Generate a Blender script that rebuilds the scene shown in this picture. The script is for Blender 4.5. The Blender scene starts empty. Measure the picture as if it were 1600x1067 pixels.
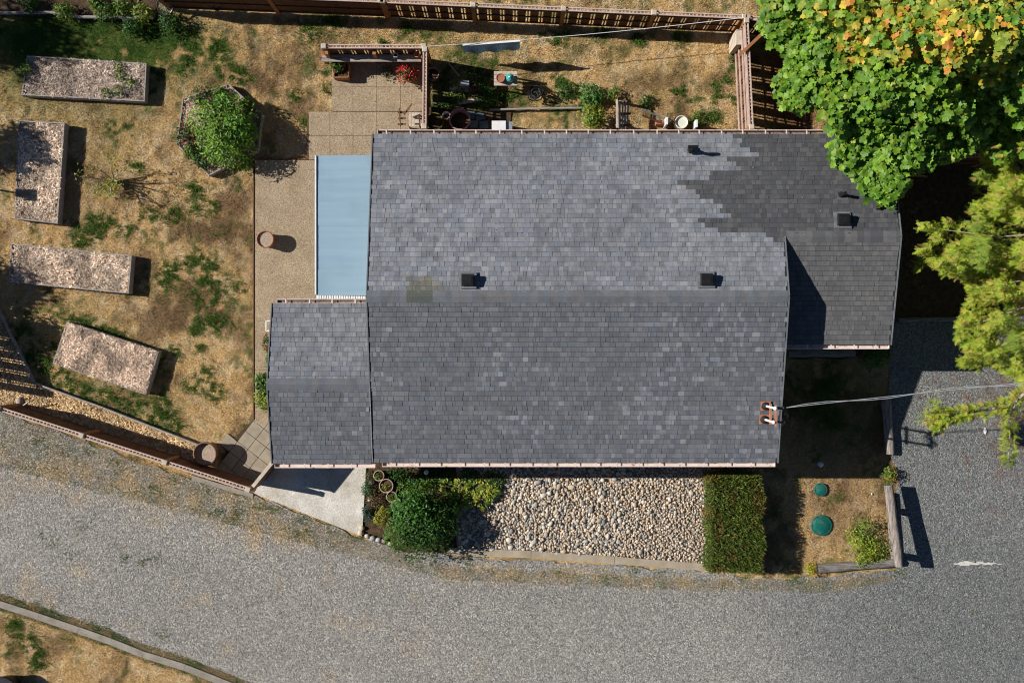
import bpy, math, random
import numpy as np
from mathutils import Vector, Matrix, Euler
random.seed(7); rng = np.random.default_rng(7)
scn = bpy.context.scene
C = scn.collection

# ------------------------------------------------------------------ camera, world, sun, exposure
H = 28.0            # camera height above the ground (m)
S = 51.0            # photograph pixels per metre at ground level
SUN = Vector((-78, 14, 51)).normalized()
cam_d = bpy.data.cameras.new('camera'); cam = bpy.data.objects.new('camera', cam_d); C.objects.link(cam)
cam.location = (0, 0, H); cam.rotation_euler = (0, 0, 0)
cam_d.sensor_width = 36; cam_d.lens = 36 * H / (1600 / S); cam_d.clip_end = 1000
scn.camera = cam
w = bpy.data.worlds.new('World'); scn.world = w; w.use_nodes = True
nt = w.node_tree; sky = nt.nodes.new('ShaderNodeTexSky'); sky.sky_type = 'NISHITA'; sky.sun_disc = False
sky.air_density = .6; sky.dust_density = .2; sky.ozone_density = 2.5; sky.altitude = 300
sky.sun_elevation = math.asin(SUN.z); sky.sun_rotation = math.atan2(SUN.x, SUN.y)
bg = nt.nodes['Background']; nt.links.new(sky.outputs[0], bg.inputs[0]); bg.inputs[1].default_value = 0.05
sl = bpy.data.lights.new('sun', 'SUN'); sl.energy = 5.0; sl.angle = math.radians(0.5); sl.color = (1, 0.955, 0.88)
so = bpy.data.objects.new('sun', sl); C.objects.link(so)
so.rotation_euler = (-SUN).to_track_quat('-Z', 'Y').to_euler()
scn.view_settings.view_transform = 'Standard'; scn.view_settings.look = 'None'
scn.view_settings.exposure = 0.38; scn.view_settings.gamma = 1
try: scn.cycles.filter_width = 1.1
except Exception: pass

# ------------------------------------------------------------------ helpers
def P(px, py, h=0.0):
    """point at height h that stands under photograph pixel (px,py)"""
    k = 1 - h / H
    return Vector(((px - 800) / S * k, (533.5 - py) / S * k, h))
def G(px, py, z=0.0):
    return Vector(((px - 800) / S, (533.5 - py) / S, z))

def tag(o, label=None, cat=None, group=None, kind=None):
    if label: o['label'] = label
    if cat: o['category'] = cat
    if group: o['group'] = group
    if kind: o['kind'] = kind
    return o
def wloc(o):
    v = Vector((0, 0, 0))
    while o is not None:
        v += o.location; o = o.parent
    return v
def empty(name, loc, label=None, cat=None, group=None, kind=None):
    o = bpy.data.objects.new(name, None); C.objects.link(o); o.location = loc; o.empty_display_size = .2
    return tag(o, label, cat, group, kind)
def link(name, me, parent=None, loc=None):
    o = bpy.data.objects.new(name, me); C.objects.link(o)
    if parent is not None: o.parent = parent
    if loc is not None: o.location = loc
    return o
def copy_tree(o, parent=None):
    c = o.copy(); C.objects.link(c); c.parent = parent
    for ch in list(o.children): copy_tree(ch, c)
    return c

class MB:
    def __init__(s): s.v = []; s.f = []; s.sm = []
    def add(s, vs, fs, smooth=False):
        b = len(s.v); s.v += [tuple(v) for v in vs]
        s.f += [tuple(b + i for i in f) for f in fs]; s.sm += [smooth] * len(fs); return s
    def box(s, c, d, rz=0, rot=None, taper=1.0):
        R = rot if rot is not None else Matrix.Rotation(rz, 3, 'Z')
        vs = []
        for z in (-1, 1):
            t = taper if z > 0 else 1
            for x, y in ((-1, -1), (1, -1), (1, 1), (-1, 1)):
                vs.append(R @ Vector((x * d[0] / 2 * t, y * d[1] / 2 * t, z * d[2] / 2)) + Vector(c))
        return s.add(vs, [(3, 2, 1, 0), (4, 5, 6, 7), (0, 1, 5, 4), (1, 2, 6, 5), (2, 3, 7, 6), (3, 0, 4, 7)])
    def beam(s, a, b, wd, ht, bev=0):
        a = Vector(a); b = Vector(b); d = b - a; L = d.length
        R = d.to_track_quat('X', 'Z').to_matrix()
        return s.box((a + b) / 2, (L, wd, ht), rot=R)
    def tube(s, pts, r, n=8, caps=True):
        pts = [Vector(p) for p in pts]; rs = r if isinstance(r, (list, tuple)) else [r] * len(pts)
        vs = []; up = Vector((0.13, 0.2, 1)).normalized()
        for i, p in enumerate(pts):
            d = (pts[min(i + 1, len(pts) - 1)] - pts[max(i - 1, 0)]).normalized()
            u = d.cross(up)
            if u.length < .05: u = d.cross(Vector((1, 0, 0)))
            u.normalize(); w_ = d.cross(u)
            for k in range(n):
                a = 2 * math.pi * k / n
                vs.append(p + (u * math.cos(a) + w_ * math.sin(a)) * rs[i])
        fs = [(i * n + k, i * n + (k + 1) % n, (i + 1) * n + (k + 1) % n, (i + 1) * n + k) for i in range(len(pts) - 1) for k in range(n)]
        s.add(vs, fs, True)
        if caps:
            s.add(vs[:n], [tuple(range(n))]); s.add(vs[-n:], [tuple(reversed(range(n)))])
        return s
    def lathe(s, c, prof, n=24):
        c = Vector(c); vs = []
        for r, z in prof:
            for k in range(n):
                a = 2 * math.pi * k / n; vs.append(c + Vector((r * math.cos(a), r * math.sin(a), z)))
        m = len(prof)
        fs = [(i * n + k, i * n + (k + 1) % n, (i + 1) * n + (k + 1) % n, (i + 1) * n + k) for i in range(m - 1) for k in range(n)]
        return s.add(vs, fs, True)
    def disc(s, c, r, n=24, jit=0):
        c = Vector(c)
        vs = [c + Vector((r * math.cos(2 * math.pi * k / n), r * math.sin(2 * math.pi * k / n), 0)) for k in range(n)]
        return s.add(vs, [tuple(range(n))])
    def prism(s, poly, z0, z1):
        n = len(poly)
        ar = sum(poly[i][0] * poly[(i + 1) % n][1] - poly[(i + 1) % n][0] * poly[i][1] for i in range(n))
        if ar < 0: poly = poly[::-1]
        vs = [(p[0], p[1], z0) for p in poly] + [(p[0], p[1], z1) for p in poly]
        fs = [tuple(range(n, 2 * n)), tuple(reversed(range(n)))] + [(i, (i + 1) % n, n + (i + 1) % n, n + i) for i in range(n)]
        return s.add(vs, fs)
    def build(s, name, mat, parent=None, loc=None, bevel=0):
        off = wloc(parent) if parent is not None else Vector((0, 0, 0))
        if loc is not None: org = Vector(loc)
        elif parent is None:
            a = np.array(s.v); org = Vector(((a[:, 0].min() + a[:, 0].max()) / 2, (a[:, 1].min() + a[:, 1].max()) / 2, a[:, 2].min()))
        else: org = off
        org = Vector(org)
        me = bpy.data.meshes.new(name); me.from_pydata([tuple(Vector(v) - org) for v in s.v], [], s.f)
        me.polygons.foreach_set('use_smooth', s.sm)
        me.materials.append(mat); me.update()
        return link(name, me, parent, org - off)

def mesh_np(name, V, F, col=None, mat=None, smooth=False):
    me = bpy.data.meshes.new(name); nv = len(V); nf, k = F.shape
    me.vertices.add(nv); me.vertices.foreach_set('co', V.astype(np.float32).ravel())
    me.loops.add(nf * k); me.loops.foreach_set('vertex_index', F.astype(np.int32).ravel())
    me.polygons.add(nf); me.polygons.foreach_set('loop_start', (np.arange(nf) * k).astype(np.int32))
    me.polygons.foreach_set('use_smooth', np.full(nf, bool(smooth)))
    me.update(calc_edges=True)
    if col is not None:
        at = me.attributes.new('Col', 'FLOAT_COLOR', 'POINT')
        at.data.foreach_set('color', np.hstack([col, np.ones((nv, 1))]).astype(np.float32).ravel())
    if mat: me.materials.append(mat)
    return me
def scatter(name, tv, tf, M, T, col, mat, parent=None, org=None, smooth=False):
    tv = np.asarray(tv, float); tf = np.asarray(tf, int); n = len(T); m = len(tv)
    off = np.array(wloc(parent)) if parent is not None else np.zeros(3)
    o_ = np.array(org) if org is not None else off
    V = (np.einsum('nij,mj->nmi', M, tv) + T[:, None, :]).reshape(-1, 3) - o_
    F = (tf[None] + (np.arange(n) * m)[:, None, None]).reshape(-1, tf.shape[1])
    me = mesh_np(name, V, F, np.repeat(col, m, axis=0), mat, smooth)
    return link(name, me, parent, Vector(o_ - off))
def basis(nrm, tang=None, scale=None):
    nrm = nrm / np.linalg.norm(nrm, axis=1, keepdims=True)
    if tang is None: tang = rng.normal(size=nrm.shape)
    t = tang - (tang * nrm).sum(1, keepdims=True) * nrm; t /= np.linalg.norm(t, axis=1, keepdims=True) + 1e-9
    b = np.cross(nrm, t); M = np.stack([t, b, nrm], axis=2)
    if scale is not None:
        scale = np.asarray(scale)
        M = M * (scale[:, None, None] if scale.ndim == 1 else scale[:, None, :])
    return M
def inpoly(X, Y, poly):
    r = np.zeros(X.shape, bool); n = len(poly)
    for i in range(n):
        x1, y1 = poly[i][0], poly[i][1]; x2, y2 = poly[(i + 1) % n][0], poly[(i + 1) % n][1]
        if y1 == y2: continue
        c = ((y1 > Y) != (y2 > Y)) & (X < (x2 - x1) * (Y - y1) / (y2 - y1) + x1); r ^= c
    return r
_perm = np.random.default_rng(3).random((256, 256))
def vnoise(x, y):
    xi = np.floor(x).astype(int); yi = np.floor(y).astype(int); fx = x - xi; fy = y - yi
    fx = fx * fx * (3 - 2 * fx); fy = fy * fy * (3 - 2 * fy)
    g = lambda a, b: _perm[a & 255, b & 255]
    return (g(xi, yi) * (1 - fx) + g(xi + 1, yi) * fx) * (1 - fy) + (g(xi, yi + 1) * (1 - fx) + g(xi + 1, yi + 1) * fx) * fy
def fbm(x, y, sc, o=4, seed=0):
    s = 0; a = .5; t = 0
    for i in range(o):
        s = s + a * vnoise(x * sc * 2 ** i + 17.3 * (i + seed) + 100, y * sc * 2 ** i + 9.1 * (i + seed * 3) + 100); t += a; a *= .55
    return s / t
def sstep(a, b, x): t = np.clip((x - a) / (b - a), 0, 1); return t * t * (3 - 2 * t)
def ragged(poly, amp=.08, step=.25):
    out = []; n = len(poly)
    for i in range(n):
        a = Vector(poly[i][:2]); b = Vector(poly[(i + 1) % n][:2]); L = (b - a).length; m = max(1, int(L / step))
        nn = Vector((-(b - a).y, (b - a).x)) / max(L, 1e-6)
        for j in range(m):
            p = a + (b - a) * (j / m); k = 0 if j == 0 else amp * random.uniform(-1, 1)
            out.append((p.x + nn.x * k, p.y + nn.y * k))
    return out

# ------------------------------------------------------------------ materials
def mat(name, c1, c2, scale=4, rough=.85, bump=.3, bscale=None, bdist=.01, attr=False, vor=None, vorcols=None, spec=.3, trans=0, c3=None, stain=None, metal=0, stretch=None):
    m = bpy.data.materials.new(name); m.use_nodes = True; n = m.node_tree.nodes; l = m.node_tree.links
    b = n['Principled BSDF']; b.inputs['Roughness'].default_value = rough; b.inputs['Specular IOR Level'].default_value = spec
    b.inputs['Metallic'].default_value = metal
    geo = n.new('ShaderNodeNewGeometry'); pos = geo.outputs['Position']
    if stretch:
        mp = n.new('ShaderNodeMapping'); mp.inputs['Scale'].default_value = stretch; l.new(pos, mp.inputs[0]); pos = mp.outputs[0]
    nz = n.new('ShaderNodeTexNoise'); nz.inputs['Scale'].default_value = scale; nz.inputs['Detail'].default_value = 8; nz.inputs['Roughness'].default_value = .65
    l.new(pos, nz.inputs['Vector'])
    rp = n.new('ShaderNodeValToRGB'); l.new(nz.outputs[0], rp.inputs[0]); e = rp.color_ramp.elements
    e[0].position = .32; e[1].position = .68; e[0].color = (*c1, 1); e[1].color = (*c2, 1)
    if c3: x = e.new(.5); x.color = (*c3, 1)
    col = rp.outputs[0]
    def mul(a, b_, mode='MULTIPLY', fac=1.0):
        mx = n.new('ShaderNodeMix'); mx.data_type = 'RGBA'; mx.blend_type = mode
        if isinstance(fac, float): mx.inputs[0].default_value = fac
        else: l.new(fac, mx.inputs[0])
        l.new(a, mx.inputs[6])
        if isinstance(b_, tuple): mx.inputs[7].default_value = (*b_, 1)
        else: l.new(b_, mx.inputs[7])
        return mx.outputs[2]
    if attr:
        at = n.new('ShaderNodeAttribute'); at.attribute_name = 'Col'; col = mul(at.outputs['Color'], col)
    vt = None
    if vor:
        vt = n.new('ShaderNodeTexVoronoi'); vt.inputs['Scale'].default_value = vor; l.new(geo.outputs['Position'], vt.inputs['Vector'])
        r2 = n.new('ShaderNodeValToRGB'); sp = n.new('ShaderNodeSeparateColor'); l.new(vt.outputs['Color'], sp.inputs[0]); l.new(sp.outputs[0], r2.inputs[0])
        cs = vorcols or [(.6, .6, .6), (1, 1, 1), (1.5, 1.45, 1.4)]
        ee = r2.color_ramp.elements; ee[0].color = (*cs[0], 1); ee[1].color = (*cs[-1], 1)
        for i in range(1, len(cs) - 1): ee.new(i / (len(cs) - 1)).color = (*cs[i], 1)
        col = mul(col, r2.outputs[0])
    if stain:
        sc_, cst, lo, hi = stain
        ns = n.new('ShaderNodeTexNoise'); ns.inputs['Scale'].default_value = sc_; ns.inputs['Detail'].default_value = 5
        l.new(geo.outputs['Position'], ns.inputs['Vector'])
        mr = n.new('ShaderNodeMapRange'); mr.inputs[1].default_value = lo; mr.inputs[2].default_value = hi; l.new(ns.outputs[0], mr.inputs[0])
        col = mul(col, cst, 'MIX', mr.outputs[0])
    l.new(col, b.inputs['Base Color'])
    if bump:
        bp = n.new('ShaderNodeBump'); bp.inputs['Strength'].default_value = bump; bp.inputs['Distance'].default_value = bdist
        if vt: l.new(vt.outputs['Distance'], bp.inputs['Height']); bp.invert = True
        else:
            nb = n.new('ShaderNodeTexNoise'); nb.inputs['Scale'].default_value = bscale or scale * 4; nb.inputs['Detail'].default_value = 6; l.new(pos, nb.inputs['Vector']); l.new(nb.outputs[0], bp.inputs['Height'])
        l.new(bp.outputs[0], b.inputs['Normal'])
    if trans:
        tr = n.new('ShaderNodeBsdfTranslucent'); l.new(col, tr.inputs[0]); ms = n.new('ShaderNodeMixShader'); ms.inputs[0].default_value = trans
        out = n['Material Output']; l.new(b.outputs[0], ms.inputs[1]); l.new(tr.outputs[0], ms.inputs[2]); l.new(ms.outputs[0], out.inputs[0])
    return m
one = (1, 1, 1)
M_lawn = mat('dry_lawn', (.55, .52, .48), (1.32, 1.3, 1.28), 24, .95, 1, 70, .04, attr=True, spec=.1)
M_blade = mat('grass_blades', (.8, .8, .8), (1.2, 1.2, 1.2), 12, .8, 0, attr=True, spec=.15, trans=.25)
M_soil = mat('soil', (.05, .032, .02), (.13, .085, .05), 7, .95, 1, 40, .04, spec=.1)
M_far = mat('far_ground', (.16, .12, .06), (.30, .22, .11), .8, .95, .5, 30, .03, spec=.1)
M_agg = mat('exposed_aggregate', (.265, .215, .155), (.35, .295, .22), 1.6, .85, .5, vor=55, vorcols=[(.55, .5, .45), (1, .95, .9), (1.1, 1, .85), (1.6, 1.5, 1.35)], bdist=.006)
M_pad = mat('pale_concrete_pad', (.42, .38, .31), (.70, .67, .62), 1.3, .85, .4, vor=60, vorcols=[(.7, .7, .7), (1, 1, 1), (1.2, 1.2, 1.2)], bdist=.004)
M_kerb = mat('kerb_concrete', (.22, .19, .155), (.34, .31, .265), 3, .9, .5, 60, .01)
M_kerb2 = mat('sandy_kerb', (.30, .245, .175), (.42, .36, .27), 3, .9, .5, 60, .01)
M_kerb_pale = mat('chalky_mark', (.45, .44, .40), (.66, .65, .60), 14, .9, .5, 60, .008)
M_paver = mat('paver_concrete', (.24, .20, .15), (.37, .32, .245), 3, .9, .5, 60, .008)
M_oldwood = mat('weathered_wood', (.20, .17, .15), (.42, .38, .35), 3, .9, .6, 30, .01, stretch=(1, 6, 6))
M_greylog = mat('silver_grey_log', (.10, .085, .075), (.42, .36, .32), 2.5, .9, 1, 14, .03, stretch=(9, 1.2, 6))
M_greylogx = mat('silver_grey_log_long', (.09, .08, .07), (.36, .33, .30), 2.5, .9, 1, 14, .03, stretch=(1.2, 9, 6))
M_bark = mat('bark', (.07, .05, .035), (.22, .17, .13), 6, .95, 1, 20, .03, stretch=(3, 3, .6))
M_twig = mat('pale_twig', (.25, .18, .13), (.45, .37, .30), 8, .9, .4)
M_fence = mat('brown_stained_board', (.085, .036, .016), (.17, .075, .034), 3, .75, .4, 30, .006, stretch=(3, 3, .6))
M_post = mat('orange_brown_post', (.24, .10, .035), (.40, .18, .07), 5, .7, .4)
M_rail = mat('cream_pink_rail', (.42, .30, .25), (.60, .46, .40), 5, .7, .2)
M_cap = mat('post_cap_wood', (.40, .33, .26), (.60, .52, .43), 8, .8, .3)
M_shing = mat('asphalt_shingle', (.74, .755, .79), (1.11, 1.13, 1.175), 24, .85, .6, 220, .003, attr=True, spec=.3, stain=(3.2, (.085, .088, .098), .48, .92), stretch=(1, 2.4, 1))
M_deck = mat('roof_deck_dark', (.02, .02, .022), (.045, .046, .05), 4, .9, .3)
M_wall = mat('painted_siding', (.50, .46, .40), (.58, .54, .48), 3, .7, .15)
M_trim = mat('house_trim', (.60, .50, .45), (.72, .62, .57), 5, .55, .1)
M_gut = mat('gutter_cream_metal', (.62, .50, .45), (.74, .63, .58), 4, .45, .05, stain=(9, (.30, .14, .07), .60, .72))
M_gin = mat('gutter_inside_debris', (.10, .06, .04), (.34, .26, .22), 14, .9, .8, 60, .02)
M_black = mat('black_plastic', (.008, .008, .009), (.018, .018, .02), 8, .45, .1)
M_blk2 = mat('black_rubber', (.012, .012, .014), (.03, .03, .035), 8, .55, .1)
M_galv = mat('galvanised_metal', (.35, .37, .38), (.6, .62, .62), 12, .4, .2, metal=.6)
M_white = mat('white_painted', (.66, .66, .67), (.80, .80, .80), 4, .5, .1)
M_blue = mat('blue_metal_sheet', (.21, .32, .41), (.25, .365, .455), 1.2, .5, .15, 3, .02, stain=(1.1, (.18, .275, .35), .5, .9), stretch=(.25, 5, 1))
M_green = mat('green_plastic_lid', (.0, .085, .072), (.01, .14, .11), 9, .5, .2, stain=(7, (.12, .125, .085), .52, .85))
M_terra = mat('terracotta', (.26, .10, .055), (.40, .17, .10), 6, .75, .3)
M_dpot = mat('dark_brown_glaze', (.07, .028, .018), (.13, .055, .035), 6, .35, .15)
M_barrel = mat('barrel_wood', (.13, .07, .045), (.24, .14, .10), 7, .8, .6, stretch=(2, 2, 2))
M_glass = mat('window_glass', (.02, .03, .04), (.03, .04, .05), 2, .08, 0, spec=.8)
M_teal = mat('teal_glass_ball', (.01, .22, .20), (.10, .48, .44), 14, .15, 0, spec=.6)
M_cloth = mat('white_blue_cloth', (.14, .26, .36), (.22, .34, .44), 6, .9, .3, trans=.15)
M_yel = mat('olive_pot', (.13, .12, .015), (.20, .18, .03), 6, .5, .1)
M_pinkpot = mat('pinkish_pot', (.30, .17, .15), (.42, .26, .24), 6, .7, .2)
M_bucket = mat('pale_bucket', (.62, .62, .52), (.72, .72, .62), 6, .5, .1)
M_slate = mat('slate_tile', (.04, .06, .075), (.09, .12, .14), 3, .6, .3)
M_orange = mat('rusty_orange_metal', (.36, .13, .06), (.52, .22, .12), 9, .7, .2)
M_road = None
M_stone = mat('river_stone', (.75, .75, .75), (1.2, 1.18, 1.15), 30, .75, .3, 80, .004, attr=True)
M_leaf = mat('leaves', (.8, .8, .8), (1.2, 1.2, 1.2), 10, .5, 0, attr=True, spec=.35, trans=.3)
M_straw = mat('straw_mulch', (.95, .91, .88), (1.32, 1.30, 1.28), 10, .95, 0, attr=True, spec=.1)
M_strawbase = mat('straw_bedding', (.32, .23, .17), (.70, .56, .44), 26, .95, 1, 90, .04, spec=.1)
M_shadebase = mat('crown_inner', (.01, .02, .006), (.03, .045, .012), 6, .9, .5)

# gravel road: loose grey stone, dustier to the west, newer and darker to the east
def road_mat():
    m = bpy.data.materials.new('road_gravel'); m.use_nodes = True; n = m.node_tree.nodes; l = m.node_tree.links; b = n['Principled BSDF']
    b.inputs['Roughness'].default_value = .85; b.inputs['Specular IOR Level'].default_value = .3
    geo = n.new('ShaderNodeNewGeometry'); P_ = geo.outputs['Position']; sx = n.new('ShaderNodeSeparateXYZ'); l.new(P_, sx.inputs[0])
    at = n.new('ShaderNodeAttribute'); at.attribute_name = 'Col'
    def vor(sc):
        v = n.new('ShaderNodeTexVoronoi'); v.inputs['Scale'].default_value = sc; l.new(P_, v.inputs['Vector']); return v
    v1 = vor(26); v2 = vor(58)
    def ramp(v, cs):
        s_ = n.new('ShaderNodeSeparateColor'); l.new(v.outputs['Color'], s_.inputs[0]); r = n.new('ShaderNodeValToRGB'); l.new(s_.outputs[0], r.inputs[0])
        e = r.color_ramp.elements; e[0].color = (*cs[0], 1); e[1].color = (*cs[-1], 1)
        for i in range(1, len(cs) - 1): e.new(i / (len(cs) - 1)).color = (*cs[i], 1)
        return r.outputs[0]
    def mul(a, c):
        x = n.new('ShaderNodeMix'); x.data_type = 'RGBA'; x.blend_type = 'MULTIPLY'; x.inputs[0].default_value = 1; l.new(a, x.inputs[6]); l.new(c, x.inputs[7]); return x.outputs[2]
    c = mul(at.outputs['Color'], ramp(v1, [(.5, .5, .52), (.85, .85, .87), (1, .98, .95), (1.15, 1.1, 1.0), (1.7, 1.68, 1.62)]))
    c = mul(c, ramp(v2, [(.6, .6, .6), (1, 1, 1), (1.45, 1.43, 1.4)]))
    l.new(c, b.inputs['Base Color'])
    bp = n.new('ShaderNodeBump'); bp.inputs['Strength'].default_value = .8; bp.inputs['Distance'].default_value = .014; bp.invert = True
    ad = n.new('ShaderNodeMath'); ad.operation = 'ADD'; l.new(v1.outputs['Distance'], ad.inputs[0]); l.new(v2.outputs['Distance'], ad.inputs[1]); l.new(ad.outputs[0], bp.inputs['Height'])
    l.new(bp.outputs[0], b.inputs['Normal'])
    return m
M_road = road_mat()

# ------------------------------------------------------------------ ground colours
GREEN = [(302,295,12),(312,322,14),(275,338,13),(338,322,8),(340,362,7),(393,378,6),(275,425,12),(300,408,10),(330,415,8),(318,440,12),(312,455,15),(337,468,15),(350,437,8),(375,450,8),(313,495,10),(340,500,13),(327,505,8),(305,517,9),(310,541,8),(321,583,11),(334,615,12),(297,602,9),(271,553,10),(247,632,15),(275,669,12),(225,600,14),(260,640,12),(145,361,16),(166,347,14),(127,382,12),(232,338,12),(199,361,9),(267,335,8),(260,422,12),(255,448,10),(211,260,10),(150,520,22),(115,505,16),(185,530,14),(230,560,14),(90,590,16),(130,615,16),(170,625,16),(205,630,14),(240,655,12),(60,560,20),(30,520,18),
 (1061,60,9),(1055,142,10),(1083,153,12),(1120,152,10),(1116,134,6),(1135,126,7),(1143,157,6),(1147,99,8),(1118,183,9),(1090,188,10),(640,45,10),(600,65,7),(520,30,10),(870,60,10),(350,110,14),(370,115,10),(375,125,9),(460,150,8),(300,60,12),(340,75,14),(290,100,14),(800,150,14),(905,150,14),(880,135,12),(475,190,6),(1000,60,8),(480,55,12),(940,50,10),
 (100,100,1),(35,1000,18),(50,1020,14),(20,975,10),(60,1035,10),(505,110,7),(513,140,8)]
def lawncol(X, Y):
    px = X * S + 800; py = 533.5 - Y * S
    straw = np.array([.58, .40, .19]); brown = np.array([.22, .14, .075]); green = np.array([.085, .125, .025]); pale = np.array([.66, .50, .30]); dg = np.array([.045, .09, .015])
    nz0 = fbm(X, Y, 7, 3, 31)[..., None]; a = fbm(X, Y, 1.1, 5, 1)[..., None]; b = fbm(X, Y, 4.0, 4, 5)[..., None]; c = fbm(X, Y, .5, 3, 9)[..., None]
    col = straw * (1 - sstep(.42, .72, b)) + pale * sstep(.42, .72, b)
    br = sstep(.5, .72, a) * .75
    def blob(x, y, rx, ry): return np.exp(-(((px - x) / rx) ** 2 + ((py - y) / ry) ** 2))[..., None]
    br = np.clip(br + .9 * blob(345, 360, 45, 40) * sstep(.3, .6, a) + .7 * blob(420, 120, 50, 60) * sstep(.35, .6, b) + .8 * blob(1310, 650, 110, 80) + .55 * blob(1320, 800, 80, 80) + .5 * blob(1010, 170, 60, 30) + .4 * blob(300, 480, 60, 60) * sstep(.4, .6, a) + .5 * blob(120, 280, 60, 60), 0, 1) + 0 * a
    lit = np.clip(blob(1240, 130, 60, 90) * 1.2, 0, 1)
    col = col * (1 - br) + brown * br
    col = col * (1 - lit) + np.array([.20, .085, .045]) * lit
    g = sstep(.50, .70, fbm(X, Y, 1.8, 5, 21))[..., None] * .7 * sstep(.35, .6, nz0)
    g = g + 1.0 * blob(170, 60, 100, 50) * sstep(.2, .45, b) + .9 * blob(60, 60, 90, 50) + 1.0 * blob(1290, 620, 70, 70) * sstep(.3, .5, b) + .6 * blob(320, 80, 80, 55) * sstep(.3, .6, b) + .8 * blob(230, 70, 70, 60) * sstep(.2, .5, b) + .55 * blob(60, 120, 80, 90) + .5 * blob(240, 640, 60, 40) * sstep(.3, .6, b) + .4 * blob(330, 450, 60, 60) * sstep(.4, .6, nz0) + .5 * blob(100, 570, 110, 60) * sstep(.3, .6, b) + .35 * blob(190, 170, 60, 60)  # east side-yard green also paints the house shade into the ground colour
    g = g + .5 * blob(880, 80, 300, 40) * sstep(.45, .7, a) + .8 * blob(860, 165, 90, 30) * sstep(.3, .6, b) + .7 * blob(700, 150, 70, 60)
    nz = fbm(X, Y, 7, 3, 31)[..., None]
    for x, y, r in GREEN: g = g + 1.15 * blob(x, y, r * 1.15, r * 1.05) * sstep(.40, .56, nz)
    g = np.clip(g, 0, 1)
    dk = fbm(X, Y, 3, 3, 41)[..., None]
    return col * (1 - g) + (green * (1 - sstep(.45, .6, dk)) + dg * sstep(.45, .6, dk)) * g
def roadcol(X, Y):
    px = X * S + 800; py = 533.5 - Y * S
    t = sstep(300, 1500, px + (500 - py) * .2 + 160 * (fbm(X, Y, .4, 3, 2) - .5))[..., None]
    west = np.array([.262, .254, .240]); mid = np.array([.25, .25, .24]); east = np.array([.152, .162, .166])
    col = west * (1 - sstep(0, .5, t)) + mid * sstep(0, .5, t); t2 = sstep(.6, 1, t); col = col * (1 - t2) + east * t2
    u_ = X * .95 - Y * .30; v_ = X * .30 + Y * .95; tr = fbm(u_ * .12, v_, 1.1, 3, 33)[..., None]; col = col * (.90 + .22 * tr)
    d = sstep(.60, .78, fbm(X, Y, 1.3, 4, 61))[..., None] * (1 - t) ** 6 * .35
    def blob(x, y, rx, ry): return np.exp(-(((px - x) / rx) ** 2 + ((py - y) / ry) ** 2))[..., None]
    d = d + .8 * (blob(225, 760, 50, 22) + blob(120, 740, 110, 25) + blob(330, 790, 80, 22) + blob(450, 830, 90, 25) + blob(800, 893, 130, 14) + blob(1060, 905, 160, 13) + blob(1300, 905, 50, 12)) * sstep(.35, .62, fbm(X, Y, 3, 3, 71)[..., None])
    red = sstep(.66, .76, fbm(X, Y, 3, 3, 81))[..., None] * .35 * blob(1540, 620, 90, 160)
    d = np.clip(d, 0, .85)
    col = col * (1 - d) + np.array([.38, .28, .16]) * d
    red = np.clip(red * 2 + .9 * blob(1590, 640, 40, 90) * sstep(.4, .6, fbm(X, Y, 4, 3, 8)[..., None]), 0, .8)
    col = col * (1 - red) + np.array([.17, .085, .06]) * red
    wl = .9 * np.exp(-(((px - 1530) / 36) ** 4 + ((py - 880 - (px - 1530) * .02) / 4.0) ** 2))[..., None] * sstep(.3, .5, fbm(X, Y, 7, 2, 5)[..., None])
    return col

def grid_sheet(name, poly, z, step, mtl, colf, label=None):
    """regular grid of quads clipped to a polygon outline by snapping"""
    xs = [p[0] for p in poly]; ys = [p[1] for p in poly]
    import bmesh
    bm = bmesh.new(); vs = [bm.verts.new((x, y, z)) for x, y in poly]; f = bm.faces.new(vs)
    if f.normal.z < 0: bmesh.ops.reverse_faces(bm, faces=[f])
    bm.normal_update()
    for f in bm.faces:
        if f.normal.z < 0: f.normal_flip()
    for ax, lo, hi in ((0, min(xs), max(xs)), (1, min(ys), max(ys))):
        k = lo + step
        while k < hi:
            co = [0, 0, 0]; no = [0, 0, 0]; co[ax] = k; no[ax] = 1
            bmesh.ops.bisect_plane(bm, geom=bm.verts[:] + bm.edges[:] + bm.faces[:], plane_co=co, plane_no=no); k += step
    me = bpy.data.meshes.new(name); bm.to_mesh(me); bm.free()
    n = len(me.vertices); co = np.empty(n * 3, np.float32); me.vertices.foreach_get('co', co); co = co.reshape(-1, 3)
    col = colf(co[:, 0], co[:, 1]); at = me.attributes.new('Col', 'FLOAT_COLOR', 'POINT')
    at.data.foreach_set('color', np.hstack([col, np.ones((n, 1))]).astype(np.float32).ravel())
    me.materials.append(mtl); o = link(name, me); o['kind'] = 'structure'; return o
def flat(name, pts, z, mtl, kind='structure'):
    o = MB(); o.add([(p[0], p[1], z) for p in pts], [tuple(range(len(pts)))])
    ob = o.build(name, mtl, loc=(0, 0, 0)); me = ob.data
    if me.polygons[0].normal.z < 0: me.flip_normals()
    ob['kind'] = kind; return ob

g = MB(); g.add([(-400, -400, -.2), (400, -400, -.2), (400, 400, -.2), (-400, 400, -.2)], [(0, 1, 2, 3)])
g.build('ground', M_far, loc=(0, 0, -.2))['kind'] = 'structure'
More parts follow.
